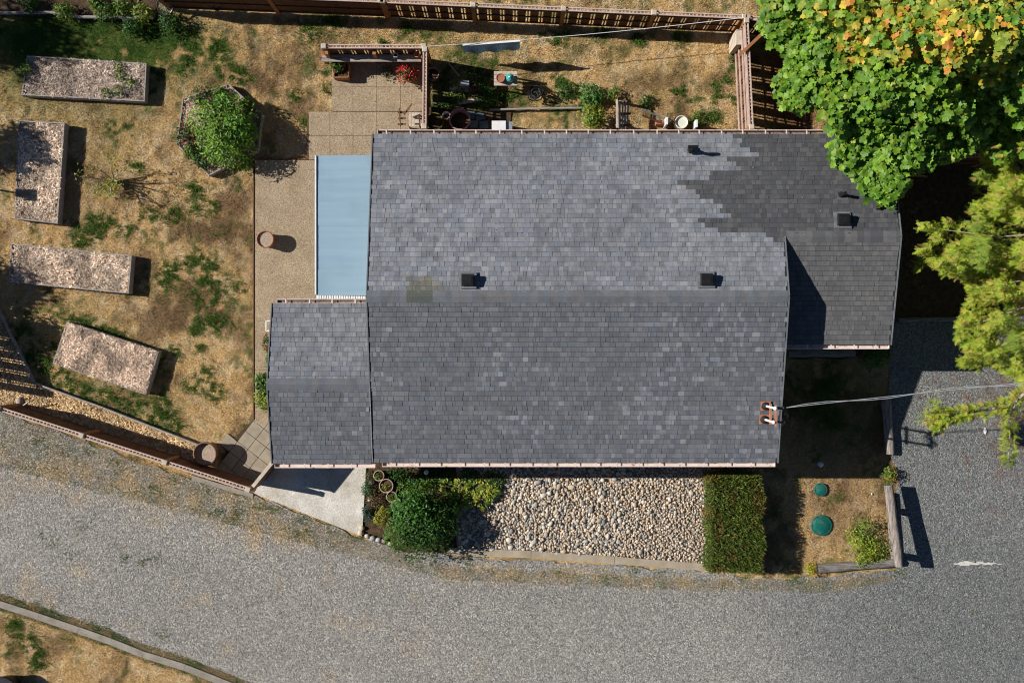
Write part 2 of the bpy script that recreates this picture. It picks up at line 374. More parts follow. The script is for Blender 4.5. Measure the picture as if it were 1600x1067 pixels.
# lawn as a gridded sheet
x0, x1, y0, y1 = -17.5, 17.5, -12.5, 12.5; st = .06
nx = int((x1 - x0) / st); ny = int((y1 - y0) / st)
gx, gy = np.meshgrid(np.linspace(x0, x1, nx + 1), np.linspace(y0, y1, ny + 1)); V = np.stack([gx.ravel(), gy.ravel(), np.zeros(gx.size)], 1)
def lawnz(x, y): return -.03 + .085 * (fbm(x, y, 4.2, 3, 77) - .5) * sstep(.25, .6, fbm(x, y, .7, 2, 7) + .2)
V[:, 2] = lawnz(V[:, 0], V[:, 1])
idx = (np.arange(ny)[:, None] * (nx + 1) + np.arange(nx)[None]).ravel()
F = np.stack([idx, idx + 1, idx + nx + 2, idx + nx + 1], 1)
link('lawn', mesh_np('lawn', V, F, lawncol(V[:, 0], V[:, 1]), M_lawn, True))['kind'] = 'structure'

ROADPX = [(-200, 575), (0, 643), (160, 700), (305, 752), (390, 776), (400, 774), (566, 842), (605, 852), (700, 868), (1110, 893), (1180, 903), (1275, 900), (1400, 890), (1404, 750), (1392, 715), (1386, 620), (1392, 505), (1500, 500), (1760, 480), (1760, 1210), (640, 1210), (356, 1064), (225, 1018), (124, 980), (0, 938), (-200, 880)]
ROAD = [tuple(G(*p)[:2]) for p in ROADPX]
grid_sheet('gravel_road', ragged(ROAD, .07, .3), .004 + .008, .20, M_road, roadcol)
for pts_ in ([(1488, 880), (1500, 877), (1508, 875.5), (1520, 878), (1545, 877.5), (1567, 880), (1545, 881.5), (1520, 882), (1505, 883), (1492, 882)],):
    q_ = MB(); q_.add([(p[0], p[1], .017) for p in ragged([tuple(G(*p)[:2]) for p in pts_], .03, .07)], [tuple(range(len(ragged([tuple(G(*p)[:2]) for p in pts_], .03, .07))))])
    o_ = q_.build('chalky_streak', M_kerb_pale, loc=(0, 0, 0)); o_['kind'] = 'structure'
    if o_.data.polygons[0].normal.z < 0: o_.data.flip_normals()
PATIO = [(398, 662), (398, 262), (404, 250), (482, 250), (482, 178), (519, 178), (519, 100), (668, 100), (668, 290), (660, 290), (660, 480), (480, 480), (480, 662)]

# ------------------------------------------------------------------ patio slabs
def slabs(root, name, xs, ys, mtl, z0, z1, gap=.005, clip=None):
    for i in range(len(xs) - 1):
        for j in range(len(ys) - 1):
            a = G(xs[i], ys[j]); b = G(xs[i + 1], ys[j + 1])
            cx, cy = (xs[i] + xs[i + 1]) / 2, (ys[j] + ys[j + 1]) / 2
            if clip and not clip(cx, cy): continue
            m = MB(); dz = random.uniform(-.002, .002)
            m.prism([(a.x + gap, a.y - gap), (b.x - gap, a.y - gap), (b.x - gap, b.y + gap), (a.x + gap, b.y + gap)], z0, z1 + dz)
            m.build(name, mtl, root)
M_joint = mat('sandy_joint', (.13, .10, .07), (.20, .16, .11), 9, .9, .4)
patio = flat('patio', [G(*p) for p in PATIO], .014, M_joint)
slabs(patio, 'slab', [519, 552, 589, 626, 668], [100, 137, 175], M_agg, .0, .05)
slabs(patio, 'slab', [482, 516, 552, 589, 626, 668], [175.5, 213, 250.5], M_agg, .0, .05)
slabs(patio, 'slab', [399, 530, 660], [251, 376, 502], M_agg, .0, .05)
slabs(patio, 'slab', [399, 480], [502, 578, 662], M_agg, .0, .05)
# gravelly corner beside the divider fence
# ------------------------------------------------------------------ concrete entry pad, kerbs, pavers
pad = MB(); pad.prism([tuple(G(*p)[:2]) for p in [(398, 770), (440, 690), (575, 690), (566, 837)]], -.01, .06)
pad.build('concrete_pad', M_pad, loc=G(480, 760))['kind'] = 'structure'
j = MB(); j.prism([tuple(G(*p)[:2]) for p in [(300, 742), (396, 771), (396, 778), (300, 750)]], -.01, .03); j.build('concrete_strip', M_kerb, loc=G(350, 757))['kind'] = 'structure'
def kerb(name, pts, wd, z1, mtl):
    m = MB(); L = []; R = []
    for i, p in enumerate(pts):
        a = G(*pts[max(i - 1, 0)]); b = G(*pts[min(i + 1, len(pts) - 1)]); d = (b - a).normalized(); n_ = Vector((-d.y, d.x, 0)) * wd / 2
        c = G(*p); L.append(c + n_); R.append(c - n_)
    for i in range(len(pts) - 1):
        q = [L[i], L[i + 1], R[i + 1], R[i]]
        q = [(v.x, v.y) for v in q]; m.prism(q, -.02, z1)
    o = m.build(name, mtl, loc=G(*pts[0])); o['kind'] = 'structure'; return o
kp = [(-30, 931), (0, 942), (62, 962), (124, 983), (175, 1001), (225, 1021), (290, 1041), (356, 1067), (400, 1085)]
for i in range(len(kp) - 1): kerb('kerb', [kp[i], ((kp[i + 1][0]*.995 + kp[i][0]*.005), (kp[i + 1][1]*.995+kp[i][1]*.005))], .2, .07 + random.uniform(0, .01), M_kerb)
kp = [(700, 860), (830, 865), (960, 874), (1116, 886)]
for i in range(len(kp) - 1): kerb('kerb', [kp[i], (kp[i + 1][0] - .6, kp[i + 1][1])], .22, .09, M_kerb2)
pv = flat('paver_path', [G(*p) for p in [(358, 690), (398, 655), (440, 655), (440, 740), (396, 768), (340, 745)]], .012, M_soil)
for r_ in range(-3, 4):
    for c_ in range(-3, 5):
        a = math.radians(-38); u = Vector((math.cos(a), math.sin(a), 0)); v = Vector((-u.y, u.x, 0))
        c0 = G(402, 700) + u * (c_ * .40) + v * (r_ * .40)
        px, py = c0.x * S + 800, 533.5 - c0.y * S
        if not inpoly(np.array([px]), np.array([py]), [(352, 696), (392, 655), (440, 655), (440, 720), (400, 765), (330, 742)])[0]: continue
        m = MB(); m.box(c0 + Vector((0, 0, .02)), (.385, .385, .05 + random.uniform(-.006, .006)), rz=a + random.uniform(-.02, .02)); m.build('paver', M_paver, pv)
for nm, pts in (('garden_soil', [(568, 725), (580, 700), (830, 700), (790, 800), (715, 860), (640, 864), (600, 850), (562, 838)]), ('garden_soil', [(668, 168), (800, 168), (800, 215), (668, 215)])):
    flat(nm, ragged([tuple(G(*p)[:2]) for p in pts], .05, .3), .014, M_soil)
shade = MB()
flat('side_yard_soil', ragged([tuple(G(*p)[:2]) for p in [(1235, 230), (1600, 230), (1600, 498), (1405, 498), (1400, 560), (1235, 560)]], .05, .4), .010, M_soil)  # bare soil whose dark colour also deepens the shade in this yard

# ------------------------------------------------------------------ HOUSE
ZE = 2.6; SL = .23
def yim(py, h): return (533.5 - py) / S * (1 - h / H)
def xpl(px): return (px - 800) / S
def ypl(py): return (533.5 - py) / S
YN = ypl(234.2) - .11; YS = ypl(710.4) + .11            # eave lines (roof edge) in plan
XW, XE = xpl(603), xpl(1176)
YR = (YN + YS) / 2; ZR = ZE + SL * (YN - YR)
EX = xpl(1336.5); EYS = ypl(543.5) + .11; EYR = (YN + EYS) / 2; EZR = ZE + SL * (YN - EYR)
WX = xpl(460); WYS = ypl(712.6) + .12; WYN = ypl(474) - .11; WYR = (WYN + WYS) / 2; WZR = ZE + SL * (WYN - WYR) - .02
house = empty('house', (0, 0, 0), 'long low house with grey shingled gable roofs, cream gutters and two lower wings', 'house')
def wallbox(x0, x1, y0, y1, z1):
    m = MB()
    m.box(((x0 + x1) / 2, (y0 + y1) / 2, z1 / 2), (x1 - x0, y1 - y0, z1)); return m
ov = .45
wallbox(XW + .3, XE - .3, YS + ov, YN - ov, ZE - .12).build('wall', M_wall, house)
wallbox(XE - .302, EX - .3, EYS + ov, YN - ov - .01, ZE - .14).build('wall', M_wall, house)
wallbox(WX + .3, XW + .302, WYS + ov + .01, WYN - ov, ZE - .14).build('wall', M_wall, house)
def gable(x0, x1, ys, yn, yr, zr, z0):
    m = MB()
    vs = [(x, y, z) for x in (x0, x1) for y, z in ((ys, z0), (yn, z0), (yr, zr))]
    m.add(vs, [(0, 1, 2), (5, 4, 3), (0, 3, 4, 1), (1, 4, 5, 2), (2, 5, 3, 0)]); return m
gable(XW + .31, XE - .31, YS + ov, YN - ov, YR, ZR - .16, ZE - .121).build('gable', M_wall, house)
gable(XE - .30, EX - .31, EYS + ov, YN - ov - .01, EYR, EZR - .16, ZE - .141).build('gable', M_wall, house)
gable(WX + .31, XW + .30, WYS + ov, WYN - ov, WYR, WZR - .16, ZE - .141).build('gable', M_wall, house)
# windows and a door
def window(x, y, z, wd, ht, face):
    m = MB(); g2 = MB()
    d = {'N': (0, 1), 'S': (0, -1), 'E': (1, 0), 'W': (-1, 0)}[face]; ax = Vector((abs(d[1]), abs(d[0]), 0)); n_ = Vector((d[0], d[1], 0))
    c = Vector((x, y, z)) + n_ * .02
    for s_ in (-1, 1):
        m.beam(c + ax * s_ * wd / 2 - Vector((0, 0, ht / 2)), c + ax * s_ * wd / 2 + Vector((0, 0, ht / 2)), .07, .05)
        m.beam(c - ax * (wd / 2 - .04) + Vector((0, 0, s_ * ht / 2)), c + ax * (wd / 2 - .04) + Vector((0, 0, s_ * ht / 2)), .05, .07)
    m.beam(c - Vector((0, 0, ht / 2 - .04)), c + Vector((0, 0, ht / 2 - .04)), .04, .04)
    f = m.build('window', M_trim, house)
    dims = (ax.x * wd + abs(n_.x) * .02, ax.y * wd + abs(n_.y) * .02, ht); g2.box(c - n_ * .012, dims); g2.build('pane', M_glass, f)
for x in (-2.2, .6, 3.6): window(x, YS + ov - .02, 1.45, 1.4, 1.0, 'S')
for x in (-1.5, 2.0, 5.0, 8.0): window(x, YN - ov + .02, 1.5, 1.1, .9, 'N')
window(EX - .28, EYR - .4, 1.4, 1.2, .9, 'E'); window(WX + .28, WYR, 1.4, 1.2, 1.0, 'W')
dm = MB(); dm.box((xpl(520), WYS + ov - .01, 1.0), (.9, .06, 2.0)); dr = dm.build('door', M_fence, house)
hm = MB(); hm.tube([(xpl(520) + .35, WYS + ov - .1, 1.0), (xpl(520) + .35, WYS + ov - .1, 1.12)], .015, 6); hm.build('handle', M_galv, dr)

roof = MB()
def slab(m, x0, x1, ya, za, yb, zb, th=.09):
    d = Vector((0, yb - ya, zb - za)).normalized(); nn = Vector((0, -d.z, d.y));
    if nn.z < 0: nn = -nn
    vs = []
    for x in (x0, x1):
        for (y, z) in ((ya, za), (yb, zb)):
            vs.append((x, y, z)); vs.append((x, y - nn.y * th, z - th))
    m.add(vs, [(0, 2, 6, 4), (1, 5, 7, 3), (0, 4, 5, 1), (2, 3, 7, 6), (0, 1, 3, 2), (4, 6, 7, 5)])
slab(roof, XW, XE, YS, ZE, YR, ZR); slab(roof, XW + .001, XE - .001, YR, ZR - .001, YN, ZE - .001)
slab(roof, XE - .05, EX, YN, ZE - .003, EYR, EZR - .003); slab(roof, XE - .05, EX, EYR, EZR - .003, EYS, ZE - .003)
slab(roof, WX, XW + .04, WYN, ZE - .023, WYR, WZR - .003); slab(roof, WX, XW + .04, WYR, WZR - .003, WYS, ZE - .023)
ROOF = roof.build('roof', M_deck, house)
# shingles: a pool of alike tabs (width x shade), 300 as objects, the rest joined
def tabmesh(wd, ln, th, up):      # wedge; lower (butt) end thicker; up = +1 slope rises towards +Y, -1 towards -Y
    c = math.cos(math.atan(SL)); s_ = math.sin(math.atan(SL))
    vs = []
    for x in (-wd / 2, wd / 2):
        for t, z in ((0, .001), (ln, .001), (0, th), (ln, th * .35)):
            vs.append((x, up * (t * c) - up * z * s_, t * s_ + z * c))
    fs = [(2, 6, 7, 3), (0, 4, 6, 2), (1, 3, 7, 5), (0, 2, 3, 1), (4, 5, 7, 6)]
    if up < 0: fs = [f[::-1] for f in fs]
    return vs, fs
WID = [.075, .10, .13, .16, .205]; cs_ = math.cos(math.atan(SL)); EXPO = .1375
def shade_pool(kind):
    old = [(.150, .158, .176), (.172, .180, .200), (.188, .196, .215), (.205, .212, .230), (.222, .228, .243), (.24, .245, .256), (.268, .271, .278), (.178, .198, .222), (.215, .212, .215), (.16, .162, .17)]
    mo = (.204, .214, .236); old = [tuple(round(m_ + (c - m_) * .72, 3) for c, m_ in zip(o, mo)) for o in old]
    if kind == 'old': base = old
    elif kind == 'aged_shade': base = [tuple(round(c * .70, 3) for c in o) for o in old]   # algae smudges, plus the dimmer south slope's shade painted into the colour
    elif kind == 'bleached': base = [tuple(round(c * 1.16, 3) for c in o) for o in old]
    elif kind == 'new': base = [(.066, .066, .070), (.074, .074, .078), (.081, .081, .085), (.088, .087, .090), (.097, .096, .098), (.110, .108, .108), (.073, .079, .086)]
    elif kind == 'newS': base = [(.108, .105, .103), (.118, .114, .111), (.128, .124, .120), (.138, .134, .129), (.152, .147, .141), (.12, .124, .126)]
    else: base = [(.19, .18, .13), (.16, .158, .125), (.22, .21, .17), (.17, .145, .125), (.135, .138, .12), (.19, .196, .21)]
    return base
tabs = []   # (x, y, z, width idx, color, up, z extra)
NEWX = [(205,1145),(214,1145),(221,1155),(229,1175),(237.5,1184),(246,1135),(254,1148),(262.5,1160),(271,1109),(279,1061),(288,1074),(297,1087),(305,1097),(313.5,1113),(322,1127),(330.5,1143),(339,1089),(347,1101),(355.5,1118),(364,1194),(372,1209),(380,1226)]
def course(y, z, xa, xb, up, kindf, jag=0):
    x = xa + random.uniform(0, .04)
    while x < xb - .04:
        wi = random.choices(range(5), [2, 4, 4, 3, 1.5])[0]; wd = WID[wi]
        if x + wd > xb: wi = 0; wd = WID[0]; 
        if x + wd > xb + .02: break
        k = kindf(x + wd / 2, y); pool = shade_pool(k); tabs.append((x + wd / 2, y, z, wi, random.choice(pool), up, random.choice((.006, .010, .016))))
        x += wd + random.choice((.002, .003, .007))
def slope(x0, x1, ye, ze, yr, up, kindf):
    n = math.ceil(abs(yr - ye) / (EXPO * cs_))
    for i in range(n):
        t = i * EXPO * cs_; y = ye + up * t; z = ze + t * SL
        course(y, z, x0(y) if callable(x0) else x0, x1(y) if callable(x1) else x1, up, kindf)
def img(x, y, z): k = 1 - z / H; return x * S / k + 800, 533.5 - y * S / k
def kindN(x, y):
    z = ZE + SL * (YN - y); px, py = img(x, y, z)
    if x > XE - .03 and y < EYR: return 'newS'
    if 637 < px < 690 and 431 < py < 452: return 'moss' if random.random() < .85 else 'old'
    b = 5000
    for yy, xx in NEWX:
        if py >= yy - 4.2: b = xx
    if py > 376: b = 5000 if x < XE else 0
    return 'new' if px > b else ('bleached' if fbm(np.array([x]), np.array([y]), .35, 2, 3)[0] + .05 * (px - 800) / 400 - .0008 * abs(py - 400) > .47 and random.random() < .75 else 'old')
# north slopes (rise towards -Y)
slope(XW + .01, lambda y: XE - .005 if y < EYR + .05 else EX - .01, YN, ZE, YR + .13, -1, kindN)
def kindS(x, y): return 'aged_shade' if random.random() < .93 + .9 * (fbm(np.array([x]), np.array([y]), .5, 3, 7)[0] - .45) - .10 * (x + 1) / 5 else 'old'
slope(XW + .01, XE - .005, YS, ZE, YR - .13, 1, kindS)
slope(XE + .0, EX - .01, EYS, ZE - .003, EYR - .13, 1, lambda x, y: 'newS')
slope(WX + .01, XW - .005, WYN, ZE - .02, WYR + .13, -1, lambda x, y: 'old')
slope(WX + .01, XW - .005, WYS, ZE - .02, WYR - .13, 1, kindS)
tabs.sort(key=lambda t: abs(t[0]) ** 2 + abs(t[1] - .4) ** 2)
pool_cache = {}
def piece_mesh(wi, col, up, th):
    key = (wi, col, up, th)
    if key not in pool_cache:
        vs, fs = tabmesh(WID[wi], EXPO - .009, th, up)
        pool_cache[key] = mesh_np('shingle', np.array(vs), np.array(fs), np.tile(np.array(col), (8, 1)), M_shing)
    return pool_cache[key]
for t in tabs[:300]: link('shingle', piece_mesh(t[3], t[4], t[5], t[6]), ROOF, Vector((t[0], t[1], t[2])))
AV = []; AF = []; AC = []; b_ = 0
for t in tabs[300:]:
    vs, fs = tabmesh(WID[t[3]], EXPO - .009, t[6], t[5]); AV.append(np.array(vs) + np.array(t[:3])); AF.append(np.array(fs) + b_); b_ += 8; AC.append(np.tile(np.array(t[4]), (8, 1)))
link('shingle_field', mesh_np('shingle_field', np.vstack(AV), np.vstack(AF), np.vstack(AC), M_shing), ROOF)['kind'] = 'stuff'
# ridge caps (bent over the ridge)
cap_cache = {}
def ridge(x0, x1, yr, zr, cols, wdt=.165, special=None):
    x = x0; L = .175
    while x < x1 - .02:
        l_ = min(L, x1 - x); col = random.choice(cols)
        if special: col = special(x) or col
        key = (round(l_, 3), col)
        if key not in cap_cache:
            prof = [(-wdt, -wdt * SL + .012), (-.05, -.05 * SL + .016), (0, .018), (.05, -.05 * SL + .016), (wdt, -wdt * SL + .012)]
            vs = []; fs = []
            for xx, e in ((0, .006), (l_ + .03 if l_ == L else l_, 0)):
                for (y, z) in prof: vs.append((xx, y, z + e))
                vs.append((xx, -wdt, -wdt * SL - .01)); vs.append((xx, wdt, -wdt * SL - .01))
            for i in range(4): fs.append((i, i + 7, i + 8, i + 1))
            fs += [(5, 12, 7, 0), (4, 11, 13, 6)]
            vs2 = np.array(vs); cap_cache[key] = mesh_np('ridge_cap', vs2, np.array(fs)[:, ::-1], np.tile(np.array(col), (len(vs2), 1)), M_shing, False)
        link('ridge_cap', cap_cache[key], ROOF, Vector((x, yr, zr))); x += L
oldc = [(.135, .145, .158), (.145, .155, .168), (.155, .164, .176), (.162, .168, .178), (.14, .152, .168), (.158, .156, .156)]
ridge(XW, XE, YR, ZR, oldc, special=lambda x: (.10, .11, .09) if -2.9 < x < -2.1 and random.random() < .8 else None)
ridge(XE + .05, EX, EYR, EZR - .003, [(.09, .09, .095), (.11, .11, .115), (.13, .128, .128), (.15, .146, .142)], .155)
ridge(WX, XW - .01, WYR, WZR, oldc)
# rake edges (drip metal)
rk = MB()
def rake(m, x, ya, za, yb, zb, wd=.03): m.beam((x, ya, za - .03), (x, yb, zb - .03), wd, .10)
for x in (XW - .016, XE + .016): rake(rk, x, YS, ZE, YR, ZR); 
rake(rk, XW - .016, YR, ZR, YN, ZE); rake(rk, XE + .016, YR, ZR, EYR, EZR)
rake(rk, EX + .016, YN, ZE, EYR, EZR); rake(rk, EX + .016, EYR, EZR, EYS, ZE)
rake(rk, WX - .016, WYN, ZE - .02, WYR, WZR); rake(rk, WX - .016, WYR, WZR, WYS, ZE - .02)
M_rake = mat('grey_drip_edge', (.10, .11, .12), (.18, .19, .205), 5, .6, .1)
rk.build('rake_edge', M_rake, house)
# pale sealant line between main roof and the west wing
sm = MB(); sm.beam((XW - .012, YS, ZE + .022), (XW - .012, WYR - .1, WZR + .02), .02, .012); sm.build('flashing', M_galv, house)
# gutters
def gutter(x0, x1, y, z, out, brk=.62, endw=True):
    m = MB(); wd = .115
    yo = y + out * wd
    m.box(((x0 + x1) / 2, yo, z - .045), (x1 - x0, .012, .10)); m.box(((x0 + x1) / 2, yo - out * .006, z + .008), (x1 - x0, .022, .010))
    m.box(((x0 + x1) / 2, y + out * .004, z - .055), (x1 - x0, .008, .10))
    for x in (x0, x1): m.box((x, (y + yo) / 2, z - .05), (.012, wd, .09))
    gt = m.build('gutter', M_gut, house)
    f = MB(); f.box(((x0 + x1) / 2, (y + yo) / 2, z - .088), (x1 - x0 - .02, wd - .012, .02)); f.build('gutter_floor', M_gin if out > 0 else M_gut, gt)
    x = x0 + .25
    while x < x1 - .05:
        b = MB(); b.box((x, (y + yo) / 2 + out * .004, z + .016), (.035, wd + .01, .006)); b.build('bracket', M_gut, gt); x += brk * random.uniform(.9, 1.08)
gutter(XW + .12, EX - .02, YN + .005, ZE - .03, 1); gutter(XW + .25, XE - .05, YS - .005, ZE - .03, -1)
gutter(XE + .01, EX - .02, EYS - .005, ZE - .035, -1); gutter(WX + .12, XW + .0, WYN + .005, ZE - .05, 1); gutter(WX + .06, XW + .05, WYS - .005, ZE - .05, -1)
# roof vents
def roof_z(x, y): 
    return ZE + SL * (min(YN - y, y - YS))
def vent(px, py, hgt, zf):
    z = zf; p = P(px, py, z); 
    m = MB(); m.box((p.x, p.y, z + .012), (.46, .46, .02), rot=Matrix.Rotation(-math.atan(SL) if p.y > YR else math.atan(SL), 3, 'X'))
    o = m.build('roof_vent', M_rake, house)
    h = MB(); h.box((p.x, p.y, z + .06), (.28, .28, .10)); h.box((p.x, p.y, z + .14), (.34, .33, .08), taper=.84); h.box((p.x, p.y, z + .185), (.22, .21, .014)); h.build('hood', M_black, o)
vent(731, 438, .2, 3.6); vent(1103, 437, .2, 3.58); vent(1316, 344, .2, 3.2)
def roofpipe(px, py, z, tee):
    p = P(px, py, z); m = MB(); m.box((p.x, p.y + .02, z + .012), ((.34, .34, .014) if not tee else (.2, .2, .014)), rot=Matrix.Rotation(-math.atan(SL), 3, 'X'))
    o = m.build('vent_pipe', M_galv if not tee else M_rake, house); q = MB(); q.tube([(p.x, p.y, z), (p.x, p.y, z + .12)], [.10, .06], 12); q.tube([(p.x, p.y, z + .05), (p.x, p.y, z + .34)], .045, 12); q.build('pipe', M_black, o)
    if tee: t = MB(); t.tube([(p.x - .13, p.y + .02, z + .33), (p.x + .14, p.y + .02, z + .33)], .05, 10); t.build('tee', M_black, o)
roofpipe(1079, 235, 2.83, True); roofpipe(1314, 305, 2.98, False)
# service mast with two poles
mz = roof_z(0, YS + .8) - .0
sm_ = MB(); 
p1 = P(1196, 634, 3.0); p2 = P(1194, 655, 2.93)
mast = empty('service_mast', p1, None); mast.parent = house; mast.location = p1
for p, zt in ((p1, 3.95), (p2, 3.85)):
    a = MB(); a.box((p.x, p.y, p.z + .015), (.27, .26, .012), rot=Matrix.Rotation(math.atan(SL), 3, 'X')); a.build('flashing', M_orange, mast)
    a = MB(); a.tube([(p.x, p.y, p.z), (p.x, p.y, zt)], .034, 12); a.build('pole', M_white, mast)
    a = MB(); a.lathe((p.x, p.y, p.z + .0), [(.12, 0), (.11, .05), (.055, .14), (.05, .16)], 14); a.build('boot', M_blk2, mast)
    a = MB(); a.lathe((p.x, p.y, zt - .03), [(.0, .09), (.035, .08), (.055, .04), (.055, 0), (.03, -.01)], 12); a.build('weatherhead', M_white, mast)
for z in (3.35, 3.85):
    a = MB(); a.beam((p1.x + .04, p1.y + .08, z), (p2.x + .06, p2.y - .1, z), .05, .05); a.build('crossbar', M_orange, mast)
a = MB()
for s_ in range(3): a.lathe((p1.x + .10 + s_ * .07, p1.y + .01, 3.85), [(0, .05), (.035, .04), (.035, -.02), (0, -.03)], 8)
a.build('insulator', M_blk2, mast)
a = MB()
for k in range(4):
    pts = []; r = .16 + .03 * k
    for i in range(9):
        t = i / 8; pts.append((p1.x + .22 + r * math.sin(t * math.pi) + .05 * math.sin(k), p1.y - .02 - t * (.30 + .04 * k), 3.85 - .5 * math.sin(t * math.pi) * (.6 + .1 * k)))
    a.tube(pts, .012, 5)
a.build('cable_loop', M_blk2, mast)
cb = MB(); e = P(1990, 563, 7.5); a0 = Vector((p1.x + .30, p1.y + .01, 3.85))
for s_ in (0, .05):
    pts = [a0.lerp(e, t / 20) + Vector((0, s_ * math.sin(t), -.45 * math.sin(math.pi * t / 20))) for t in range(21)]; cb.tube(pts, .011, 5)
tag(cb.build('power_cable', M_galv, loc=a0), 'thin twisted service cable stretching from the roof mast over the driveway', 'cable')

# ------------------------------------------------------------------ blue patio cover
pc = empty('patio_cover', P(520, 360, 0), 'light blue sheet metal patio cover beside the house with white edge trim', 'patio cover')
zc = 2.42; cx0, cx1 = P(494, 0, zc).x, XW + .02; ys = [P(0, y, zc).y for y in (243, 281, 351, 421, 460)]
def sheet(xa, xb, ya, yb, name='panel'):
    n = 40; V = []; F = []
    for i in range(n + 1):
        y = ya + (yb - ya) * i / n; z = .0012 * math.sin((y) * 2 * math.pi / .3)
        for x, zz in ((xa, zc - .04), ((xa + xb) / 2, zc), (xb, zc + .05)): V.append((x, y, zz + z + .0 * x))
    for i in range(n):
        for k in range(2): F.append((i * 3 + k, i * 3 + k + 1, i * 3 + k + 4, i * 3 + k + 3))
    m = MB(); m.add(V, F, True); return m.build('panel', M_blue, pc)
for i in range(4): sheet(cx0, cx1, ys[i + 1] - .03, ys[i]).location.z += .006 * (i % 2)
m = MB(); m.box((cx0 - .02, (ys[0] + ys[4]) / 2, zc - .06), (.04, ys[0] - ys[4], .12)); m.build('edge_trim', M_white, pc)
m = MB(); m.box((cx0 + .75, ys[4] - .07, zc - .05), (1.5, .10, .02)); m.build('end_sheet', M_white, pc)
for k in range(22): 
    m = MB(); m.box((cx0 + .05 + k * .068, ys[4] - .07, zc - .034), (.03, .10, .012)); m.build('rib', M_white, pc)
for y in (ys[0] - .1, (ys[0] + ys[4]) / 2, ys[4] + .1): m = MB(); m.box((cx0 + .08, y, 1.2), (.09, .09, 2.3)); m.build('post', M_white, pc)
for x in (cx0 + .06, (cx0 + cx1) / 2, cx1 - .1): m = MB(); m.box((x, (ys[0] + ys[4]) / 2, zc - .13), (.05, ys[0] - ys[4] - .1, .09)); m.build('beam', M_white, pc)

# ------------------------------------------------------------------ fences
_fm = {}
def fence(name, a, b, h, label, posts=None, pick=True, lean=None, z0=0.0, solid=False, cat='fence', extra=(), flip=False):
    a = Vector(a); b = Vector(b); a.z = b.z = z0; d = (b - a); L = d.length; u = d.normalized(); n_ = Vector((-u.y, u.x, 0)); ang = math.atan2(u.y, u.x)
    root = empty(name, a, label, cat, 'stained board fences with cream double top rails')
    np_ = posts or max(1, round(L / 3.1))
    if flip: n_ = -n_
    for i in range(np_ + 1):
        c = a + u * (L * i / np_)
        m = MB(); m.box(c + Vector((0, 0, (h + .04) / 2)), (.12, .12, h + .04), rz=ang); m.build('post', M_post, root)
        m = MB(); m.box(c + Vector((0, 0, h + .055)), (.16, .16, .03), rz=ang, taper=.8); m.build('post_cap', M_cap, root)
    for s_ in (-1, 1):
        m = MB(); m.beam(a + n_ * .045 * s_ + Vector((0, 0, h)), b + n_ * .045 * s_ + Vector((0, 0, h)), .035, .04); m.build('top_rail', M_rail, root)
    for z in (.2, h * .5, h - .16):
        m = MB(); m.beam(a - n_ * .03 + Vector((0, 0, z)), b - n_ * .03 + Vector((0, 0, z)), .03, .05); m.build('rail', M_fence, root)
    t = MB(); x = .05
    while x < L: t.box(a + u * x + Vector((0, 0, h - .05)), (.03, .06, .10), rz=ang); x += .11
    t.build('tie_strip', M_rail, root)['kind'] = 'stuff'
    for z in extra:
        m = MB(); m.beam(a + n_ * .035 + Vector((0, 0, z)), b + n_ * .035 + Vector((0, 0, z)), .04, .03); m.build('rail', M_rail, root)
    x = .08; seq = 0
    while x < L - .1:
        wd = .255 if seq % 2 == 0 else .04
        if wd not in _fm:
            q = MB(); q.box((0, 0, 0), (wd, .018, 1.0)); o = q.build('board', M_fence, loc=(0, 0, 0)); _fm[wd] = o.data; bpy.data.objects.remove(o)
        hh = h - .13
        o = link('board', _fm[wd], root, u * (x + wd / 2) + n_ * .0 + Vector((0, 0, .06 + hh / 2))); o.rotation_euler = (0, 0, ang); o.scale = (1, 1, hh)
        x += wd + (.045 if not solid else .004); seq += 1
    return root
hN = 1.35
fence('garden_fence', P(598, 2, hN), P(1163, 27, hN), hN, 'long brown fence with paired slots along the back of the lawn behind the clothesline', 4)
fence('garden_fence', P(240, -12, hN), P(596, 1.5, hN), hN, 'plain close-boarded fence stretch at the upper left behind the bicycle wheels', 2, solid=True)
fence('garden_fence', P(1166, 33, 1.4), P(1174, 199, 1.4), 1.4, 'short fence with ladder-like rails joining the house eave near the maple', 1, extra=(.15, .55, .95, 1.2), flip=True)
fence('garden_fence', P(1168, 28, hN), P(1300, 44, hN), hN, 'continuation of the back fence disappearing under the maple', 1)
fence('garden_fence', P(506, 73, 1.3), P(662, 73, 1.3), 1.3, 'short fence behind the grey potting shelf at the patio end', 1)
fence('garden_fence', P(664, 78, 1.5), P(663, 198, 1.5), 1.5, 'fence between the patio and the pot storage corner', 1)
fence('garden_fence', P(-2, 638, 1.25), P(388, 764, 1.25), 1.25, 'diagonal fence along the gravel road behind the straw strip', 3, solid=True)
fence('garden_fence', P(-150, 420, 1.4), P(-70, 600, 1.4), 1.4, 'fence stretch at the far left corner of the garden', 1)
fence('garden_fence', P(1405, 243, 1.5), P(1560, 243, 1.5), 1.5, 'fence running from the house corner under the maple towards the conifer', 1, solid=True)
# extra lit rails on the short eastern fence
# gate beside house
gt = empty('garden_gate', P(394, 760, 0), 'tall close-boarded gate with a pale top board between fence end and house corner', 'gate')
ga, gb = P(395, 760, 1.4), P(428, 719, 1.4); 
m = MB(); m.beam(ga, gb, .10, .05); m.build('top_board', M_cap, gt)
gd = (gb - ga); 
for i in range(6):
    q = ga + gd * ((i + .5) / 6); m = MB(); m.box((q.x, q.y, .70), (gd.length / 6 - .006, .03, 1.35), rz=math.atan2(gd.y, gd.x)); m.build('board', M_fence, gt)
